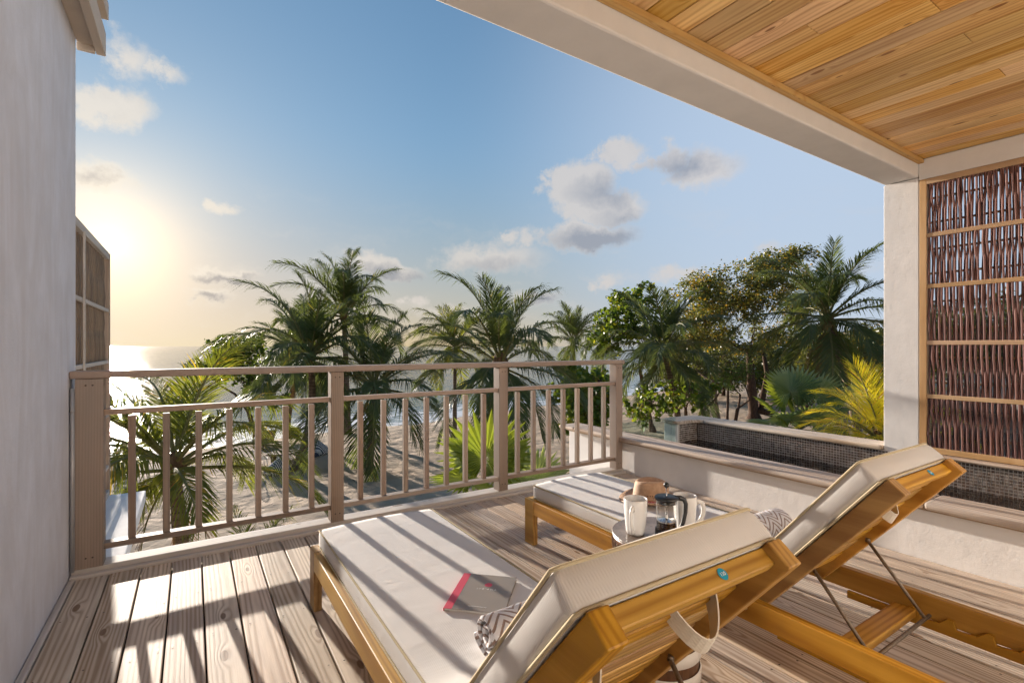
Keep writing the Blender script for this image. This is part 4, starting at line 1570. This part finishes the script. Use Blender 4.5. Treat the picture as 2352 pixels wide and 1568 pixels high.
# ------------------------------------------------------------------ broadleaf trees
def at(x, y, d):
    """a point d metres into the view through photo position x, y"""
    l = (x - 1176) / 1135 * d
    return Vector((math.sin(YAW) * d + math.cos(YAW) * l, math.cos(YAW) * d - math.sin(YAW) * l, 1.2 - (y - 795) * d / 1135))


M['almond'] = leaf('almond_leaves', (.165, .165, .060), (.105, .130, .050), (.44, .28, .05), trans=.42, yellow_amt=.10)
M['grape'] = leaf('sea_grape_leaves', (.135, .195, .030), (.080, .135, .028), (.26, .27, .04), trans=.45, yellow_amt=.12, rough=.35)
M['shrub'] = leaf('shrub_leaves', (.110, .120, .045), (.065, .085, .034), (.20, .17, .04), trans=.38, yellow_amt=.08)
M['fern'] = leaf('feathery_leaves', (.085, .155, .025), (.06, .115, .022), trans=.4)
M['bark_dark'] = bark('dark_bark', (.115, .070, .048), (.055, .034, .026))
M['bark_brown'] = bark('brown_bark', (.20, .125, .080), (.11, .066, .042))
M['bark_pale'] = bark('pale_bark', (.25, .18, .135), (.15, .10, .075))


def leaf_cloud(clumps, per, size, shape, seed, flat=.55, shell=.55):
    R = np.random.default_rng(seed)
    V, F = [], []
    for (c, r) in clumps:
        n = int(per * max(.35, (r / .8) ** 2))
        # leaves sit in small tufts inside the clump
        nt = max(3, n // 11)
        td = R.normal(size=(nt, 3))
        td /= np.linalg.norm(td, axis=1)[:, None]
        td *= (shell + (1 - shell) * R.random((nt, 1)) ** .5) * r * np.array([1, 1, flat])
        ti = R.integers(0, nt, n)
        p = np.array(c) + td[ti] + R.normal(size=(n, 3)) * r * .17
        d = R.normal(size=(n, 3)) * np.array([1, 1, .55])
        d += np.array([0, 0, -.25])
        d /= np.linalg.norm(d, axis=1)[:, None]
        s = np.cross(d, R.normal(size=(n, 3)))
        s /= np.linalg.norm(s, axis=1)[:, None]
        L = size * R.uniform(.65, 1.25, (n, 1))
        nrm = np.cross(d, s)
        if shape == 'round':
            prof = [(0, 0), (.22, .42), (.62, .5), (1, .12), (1, -.12), (.62, -.5), (.22, -.42)]
        elif shape == 'oval':
            prof = [(0, 0), (.4, .22), (.75, .20), (1, 0), (.75, -.20), (.4, -.22)]
        else:
            prof = [(0, 0), (.5, .16), (1, 0), (.5, -.16)]
        k = len(prof)
        b = len(V) * 0
        P = np.stack([p + d * L * a + s * L * w + nrm * L * .25 * abs(w) for a, w in prof], 1)     # n,k,3
        V.append(P.reshape(-1, 3))
        F.append(n * [k])
    V = np.concatenate(V)
    counts = np.concatenate([np.array(f) for f in F])
    me = bpy.data.meshes.new('crown')
    me.vertices.add(len(V))
    me.vertices.foreach_set('co', V.ravel())
    me.loops.add(len(V))
    me.loops.foreach_set('vertex_index', np.arange(len(V), dtype=np.int32))
    me.polygons.add(len(counts))
    starts = np.concatenate([[0], np.cumsum(counts)[:-1]]).astype(np.int32)
    me.polygons.foreach_set('loop_start', starts)
    me.polygons.foreach_set('loop_total', counts.astype(np.int32))
    me.update()
    return me


def tree(name, label, cat, base, fork, clumps, leafmat, barkmat, per=150, size=.16, shape='oval', r0=.18, seed=1, flat=.6, group=None, extra=(), twigs=5, shell=.5):
    random.seed(seed)
    base = Vector(base)
    e = empty(name, base)
    tag(e, label, cat, group)
    fork = Vector(fork) - base
    cl = [(Vector(c) - base, r) for c, r in clumps]
    mb = MB()
    trunk(mb, [(0, 0, -.2), fork * .5 + Vector((random.uniform(-.25, .25), random.uniform(-.25, .25), 0)), fork], r0, r0 * .66, 10, 1.7, .08)
    nodes = [(fork, r0 * .62), (fork * .8, r0 * .6)]
    for c, r in sorted(cl, key=lambda q: (q[0] - fork).length):
        best = min(nodes, key=lambda nd: (nd[0] - c).length * (1.0 + .25 * (nd[1] < r0 * .14)))
        a, ra = best
        r1 = max(ra * .72, .014)
        mid = a.lerp(c, .5) + Vector((random.uniform(-1, 1), random.uniform(-1, 1), random.uniform(-.2, .9))) * (c - a).length * .16
        pts = [a, a.lerp(mid, .55) + Vector((random.uniform(-1, 1), random.uniform(-1, 1), random.uniform(-1, 1))) * (c - a).length * .05, mid, mid.lerp(c, .5), c]
        mb.tube(pts, [r1, r1 * .9, r1 * .75, r1 * .6, r1 * .42], 6)
        nodes += [(pts[2], r1 * .75), (c, r1 * .45)]
        for k in range(twigs):
            d = Vector((random.gauss(0, 1), random.gauss(0, 1), random.gauss(.2, .7))).normalized() * r * random.uniform(.7, 1.15)
            d.z *= flat + .2
            st = pts[3].lerp(c, random.random())
            mb.tube([st, st + d * .5 + Vector((0, 0, .06 * r)), st + d], [.016, .011, .005], 4)
    for pl in extra:
        pp = [Vector(p) - base for p in pl[0]]
        n = len(pp)
        mb.tube(pp, [pl[1] * (1 - .5 * i / (n - 1)) for i in range(n)], 8)
    obj('trunk', mb, M[barkmat], e, smooth=True)
    me = leaf_cloud([(tuple(c), r) for c, r in cl], per, size, shape, seed, flat, shell)
    link('crown', me, M[leafmat], e)
    return e


def scatter_clumps(pxs, d, dvar, seed):
    R = random.Random(seed)
    return [(at(x, y, d + R.uniform(-dvar, dvar)), r) for x, y, r in pxs]


def fill(cx, cy, rx, ry, n, d, dv, r, seed, low=-1.0):
    """clump centres filling an ellipse of the view at depth d"""
    R = random.Random(seed)
    out = []
    while len(out) < n:
        u, v = R.uniform(-1, 1), R.uniform(-1, 1)
        if u * u + v * v < 1 and v < -low:
            out.append((at(cx + u * rx, cy + v * ry, d + R.uniform(-dv, dv)), r * R.uniform(.7, 1.25)))
    return out


# the big almond tree
cl = fill(1690, 665, 95, 55, 22, 34, 3.0, 1.0, 41) + fill(1600, 700, 62, 42, 15, 33, 2.5, .95, 42) + fill(1790, 640, 72, 42, 16, 34, 2.5, .9, 43) + \
    fill(1700, 760, 120, 45, 18, 35, 2.5, 1.0, 44) + fill(1840, 592, 36, 22, 7, 34, 1.0, .6, 45) + fill(1770, 600, 50, 24, 7, 34, 1.5, .7, 46) + fill(1830, 720, 50, 45, 8, 35, 2, .9, 47) + \
    fill(1580, 800, 50, 40, 8, 34, 2, .9, 48)
tree('almond_tree', 'big spreading almond tree with browning leaves in front of the sky', 'tree', at(1733, 964, 34) * 1.0, at(1722, 810, 34), cl, 'almond', 'bark_dark',
     per=215, size=.20, shape='oval', r0=.34, seed=51, flat=.62, twigs=7, shell=.35,
     extra=[([at(1735, 940, 34), at(1790, 955, 33), at(1825, 968, 32.4), at(1845, 940, 32), at(1870, 920, 31.6)], .22), ([at(1745, 950, 34), at(1762, 860, 34.3), at(1752, 800, 34.4)], .22)])
# sea grapes
cl = fill(1455, 735, 62, 62, 26, 29, 2.0, .75, 61) + fill(1405, 775, 40, 40, 10, 28, 1.2, .65, 62) + scatter_clumps([(1470, 655, .35), (1472, 675, .42), (1497, 662, .35), (1497, 682, .42), (1400, 722, .42), (1415, 728, .5), (1425, 705, .4), (1440, 690, .5)], 29, .5, 63)
tree('sea_grape', 'sea grape tree with round yellow green leaves above the railing end', 'tree', at(1500, 985, 29), at(1470, 850, 29), cl, 'grape', 'bark_brown',
     per=110, size=.19, shape='round', r0=.14, seed=64, flat=.8, shell=.4)
cl = fill(1540, 905, 85, 26, 13, 23, 1.2, .48, 65) + fill(1490, 940, 45, 22, 8, 22.5, 1.0, .45, 66) + fill(1610, 890, 36, 20, 6, 24, 1, .42, 67)
tree('sea_grape', 'low sea grape with forked bare branches right of the railing end', 'tree', at(1585, 1010, 23), at(1575, 935, 23), cl, 'grape', 'bark_brown',
     per=115, size=.18, shape='round', r0=.10, seed=68, flat=.8, shell=.4, extra=[([at(1585, 985, 23), at(1612, 945, 23.2), at(1600, 915, 23.2), at(1570, 885, 23)], .07), ([at(1606, 950, 23.2), at(1640, 920, 23.4), at(1660, 890, 23.5)], .06)])
cl = fill(1365, 935, 60, 62, 22, 19, 1.5, .55, 71) + fill(1310, 900, 40, 40, 8, 19.5, 1, .5, 72) + fill(1330, 865, 70, 22, 8, 21, 1.5, .5, 75)
tree('sea_grape', 'dense green sea grape bush behind the last railing bay', 'bush', at(1370, 1075, 19), at(1365, 985, 19), cl, 'grape', 'bark_brown',
     per=150, size=.19, shape='round', r0=.10, seed=73, flat=.85, shell=.4)
# the wind shaped tree on the left
cl = fill(540, 812, 66, 34, 30, 26, 1.2, .62, 81) + fill(500, 845, 45, 20, 12, 26, 1, .5, 82) + fill(600, 870, 50, 28, 10, 26, 1, .42, 83) + fill(640, 905, 36, 36, 6, 26, 1, .35, 84)
tree('beach_tree', 'small wind bent tree with light green crown at the waterline on the left', 'tree', at(592, 1003, 27), at(560, 895, 26.5), cl, 'grape', 'bark_dark',
     per=130, size=.15, shape='round', r0=.13, seed=85, flat=.7, shell=.45, twigs=8,
     extra=[([at(580, 960, 26.8), at(540, 905, 26.5), at(505, 885, 26), at(485, 860, 26)], .07), ([at(565, 930, 26.5), at(600, 900, 26.5), at(640, 890, 26.5)], .06)])
# thin trunks in front of the almond
cl = fill(1690, 855, 36, 17, 9, 30, 1.0, .55, 91) + fill(1655, 880, 30, 14, 5, 30, 1, .45, 92)
tree('slender_tree', 'slender tree with fresh feathery green leaves in front of the almond trunk', 'tree', at(1684, 985, 30), at(1700, 905, 30), cl, 'fern', 'bark_dark',
     per=190, size=.16, shape='thin', r0=.085, seed=93, flat=.5, extra=[([at(1686, 975, 30), at(1692, 940, 30), at(1722, 918, 30), at(1712, 885, 30)], .07)])
cl = fill(1655, 838, 46, 26, 10, 32, 1.0, .6, 94)
tree('slender_tree', 'straight slim tree left of the forked slender trunks', 'tree', at(1668, 985, 31), at(1672, 890, 31.5), cl, 'shrub', 'bark_dark',
     per=150, size=.17, shape='oval', r0=.10, seed=95, flat=.5)
cl = fill(1620, 850, 50, 26, 10, 36, 1.0, .65, 96)
tree('slender_tree', 'grey straight trunk tree between the ringed palm and the slender trees', 'tree', at(1655, 975, 33), at(1643, 880, 33.5), cl, 'shrub', 'bark_pale',
     per=140, size=.18, shape='oval', r0=.15, seed=97, flat=.5)
# trees of the background belt
belt = [(1560, 850, 60, 40, 46, 'dark bushy tree far behind the ringed palm'), (1660, 850, 70, 40, 50, 'dark bushy tree far behind the slender trunks'),
        (1790, 850, 70, 50, 44, 'dark bushy tree far behind the fan palm'), (1900, 840, 70, 52, 38, 'dark bushy tree behind the hanging palm fronds'),
        (2010, 815, 60, 60, 33, 'leafy tree beside the white column far behind the yellow palm'), (2130, 790, 90, 70, 36, 'leafy tree showing through the gaps of the stick screen'),
        (2290, 770, 100, 90, 34, 'big leafy tree far behind the right part of the stick screen')]
for i, (x, y, rx, ry, d, lb) in enumerate(belt):
    cl = fill(x, y, rx, ry, 26, d, 2.5, 1.25, 100 + i)
    tree('background_tree', lb, 'tree', at(x, 795 + 5675 / d, d), at(x, y + ry * .7, d), cl, 'shrub' if i != 4 else 'almond', 'bark_dark', per=130, size=.26, shape='oval', r0=.2, seed=110 + i, flat=.75, group='trees at the far end of the beach', shell=.4)
# far wooded shore to the right
cl = []
R0 = random.Random(5)
for i in range(120):
    x = R0.uniform(1500, 3200)
    d = R0.uniform(75, 110)
    cl.append((at(x, 795 - R0.uniform(-25, 12) * (1 if x < 1700 else 1.8), d), R0.uniform(2.2, 3.6)))
me = leaf_cloud([(tuple(c), r) for c, r in cl], 26, .9, 'oval', 6, .6)
o = link('far_woods', me, M['shrub'])
tag(o, 'far belt of dark coastal woods behind the beach', 'woods', kind='stuff')


# ------------------------------------------------------------------ beach furniture
def bean_bag(label, x, y, rz, s=1.0):
    m, t, out = newmat('striped_canvas')
    tc = t.n('ShaderNodeTexCoord').outputs['Object']
    sp = t.n('ShaderNodeSeparateXYZ', {0: tc})
    st = t.math('PINGPONG', t.math('ADD', sp.outputs[0], t.math('MULTIPLY', sp.outputs[2], .25)), .034)
    c = t.mix(t.math('GREATER_THAN', st, .017), (.70, .68, .66), (.055, .065, .10))
    principled(t, out, color=c, rough=.9, spec=.1)
    mb = MB()
    n = 20
    rs = []
    for q, (rx, ry, z, ox) in enumerate([(.10, .05, .0, 0), (.46, .40, .02, 0), (.52, .45, .14, 0), (.47, .40, .30, -.03), (.36, .30, .45, -.08), (.25, .21, .58, -.13), (.13, .13, .70, -.17), (.03, .08, .78, -.20)]):
        ring = []
        for k in range(n):
            a = 2 * PI * k / n
            e = .55 if q in (1, 2) else .75
            cx = math.copysign(abs(math.cos(a)) ** e, math.cos(a))
            sy = math.copysign(abs(math.sin(a)) ** e, math.sin(a))
            ring.append(((cx * rx + random.uniform(-.01, .01)) * s, (sy * ry + ox) * s, (z + random.uniform(-.008, .008)) * s))
        rs.append(ring)
    mb.rings(rs)
    o = obj('bean_bag', mb, m, smooth=True, loc=(x, y, GZ + .01), rot=(0, 0, rz))
    tag(o, label, 'bean bag', 'striped bean bags on the sand')


random.seed(3)
bean_bag('striped bean bag in front of the low dark table', 2.78, 21.15, rad(25), .86)
bean_bag('striped bean bag right of the leaning palm, lying nearer', 4.35, 23.4, rad(-50), .82)
bean_bag('striped bean bag farthest right of the leaning palm', 4.95, 24.0, rad(-120), .9)


def beach_table():
    e = empty('low_table', (3.4, 23.2, GZ))
    tag(e, 'low oval dark wood table on the sand', 'table')
    top = wood('table_planks', (.20, .14, .10), (.11, .075, .055), 0, knots=0, plank=.12)
    mb = MB()
    mb.rings([[(math.cos(2 * PI * k / 28) * .80, math.sin(2 * PI * k / 28) * .48, z) for k in range(28)] for z in (.40, .455)])
    obj('table_top', mb, top, e, bev=.01)
    for sx, sy in ((-1, -1), (1, -1), (1, 1), (-1, 1)):
        obj('leg', MB().box(sx * .5 - .07, sx * .5 + .07, sy * .24 - .07, sy * .24 + .07, 0, .398), M['bark_dark'], e)


beach_table()
M['wire'] = plain('white_wire', (.62, .60, .57), .5)


def wire_chair(label, x, y, rz):
    e = empty('wire_chair', (x, y, GZ), rz)
    tag(e, label, 'chair', 'white wire chairs on the sand')
    for sx in (-1, 1):
        for sy in (-1, 1):
            obj('leg', MB().tube([(sx * .25, sy * .24, 0), (sx * .20, sy * .18, .36)], .013, 6), M['wire'], e, smooth=True)
    n = 20
    hoop = [(math.cos(2 * PI * k / n) * .29, math.sin(2 * PI * k / n) * .27, .38) for k in range(n + 1)]
    obj('seat_hoop', MB().tube(hoop, .013, 6, cap=False), M['wire'], e, smooth=True)
    mb = MB()
    for k in range(9):
        x0 = -.24 + .06 * k
        hh = .27 * math.sqrt(max(0, 1 - (x0 / .29) ** 2))
        mb.tube([(x0, -hh, .38), (x0, 0, .345), (x0, hh, .38)], .006, 4)
    obj('seat_wires', mb, M['wire'], e)
    arc = [(math.cos(a) * .33, math.sin(a) * .31, .40 + .38 * math.sin(a) ** 1.0 if math.sin(a) > 0 else .40) for a in [PI * k / 14 for k in range(15)]]
    obj('back_hoop', MB().tube(arc, .013, 6), M['wire'], e, smooth=True)
    mb = MB()
    for k in range(1, 14):
        a = PI * k / 14
        mb.tube([(math.cos(a) * .28, math.sin(a) * .26, .38), arc[k]], .006, 4)
    obj('back_wires', mb, M['wire'], e)


wire_chair('white wire chair farthest left of the low table', 1.75, 22.3, rad(60))
wire_chair('white wire chair between the left wire chair and the low table', 2.35, 22.75, rad(100))
wire_chair('white wire chair right of the leaning palm in front of the bean bags', 4.05, 22.3, rad(-110))
M['slatwood'] = wood('beach_lounger_wood', (.17, .105, .065), (.10, .06, .04), 0, knots=0, plank=.08)


def beach_lounger(label, x, y, rz):
    e = empty('beach_lounger', (x, y, GZ), rz)
    tag(e, label, 'sun lounger', 'wooden loungers on the sand')
    for s in (-1, 1):
        obj('side_rail', MB().box(s * .33 - .03, s * .33 + .03, -.95, 1.0, .22, .30), M['slatwood'], e)
        for yy in (-.88, .92):
            obj('leg', MB().box(s * .33 - .035, s * .33 + .035, yy - .04, yy + .04, 0, .219), M['slatwood'], e)
    for k in range(9):
        obj('slat', MB().box(-.298, .298, .95 - k * .13, 1.04 - k * .13, .27, .295), M['slatwood'], e)
    Mt = Matrix.Translation((0, -.20, .30)) @ Matrix.Rotation(rad(-52), 4, 'X')
    for k in range(7):
        obj('back_slat', MB().box(-.33, .33, -.08 - k * .115, .0 - k * .115, -.03, 0, M=Mt), M['slatwood'], e)
    mb = MB().box(-.30, .30, -.1, 1.0, .302, .37)
    obj('cushion', mb, M['cream'], e, bev=.02)


beach_lounger('wooden beach lounger with raised back, left of the two near the waterline', 3.05, 27.3, rad(8))
beach_lounger('wooden beach lounger with raised back, right of the two near the waterline', 4.35, 27.6, rad(-4))
beach_lounger('wooden beach lounger half hidden by the young palm at the left', -2.5, 26.0, rad(15))


# brown roofed hut behind the yellow palm and the screen
def hut():
    c = at(2230, 1010, 14)
    e = empty('beach_hut', (c.x, c.y, GZ), rad(20))
    tag(e, 'low hut with brown shingle roof behind the yellow palm and the stick screen', 'building')
    obj('wall', MB().box(-2.2, 2.2, -1.8, 1.8, 0, 2.3), M['plaster_white'], e)
    sh = plain('shingles', (.20, .115, .07), .8, var=.4, bscale=9, bump=.4)
    apex, eave, n = 3.9, 2.2, 11
    for k in range(n):
        q0, q1 = k / n, (k + 1.12) / n
        q1 = min(q1, 1)
        z0, z1 = eave + (apex - eave) * q0, eave + (apex - eave) * q1
        hx0, hy0 = 2.7 * (1 - q0), 2.3 * (1 - q0)
        hx1, hy1 = max(2.7 * (1 - q1), .02), max(2.3 * (1 - q1), .02)
        mb = MB()
        mb.rings([[(sx * a, sy * b, z) for sx, sy in ((-1, -1), (1, -1), (1, 1), (-1, 1))] for a, b, z in ((hx0 + .03, hy0 + .03, z0 - .02), (hx0 + .04, hy0 + .04, z0 + .03), (hx1, hy1, z1))])
        obj('roof_course', mb, sh, e)


hut()
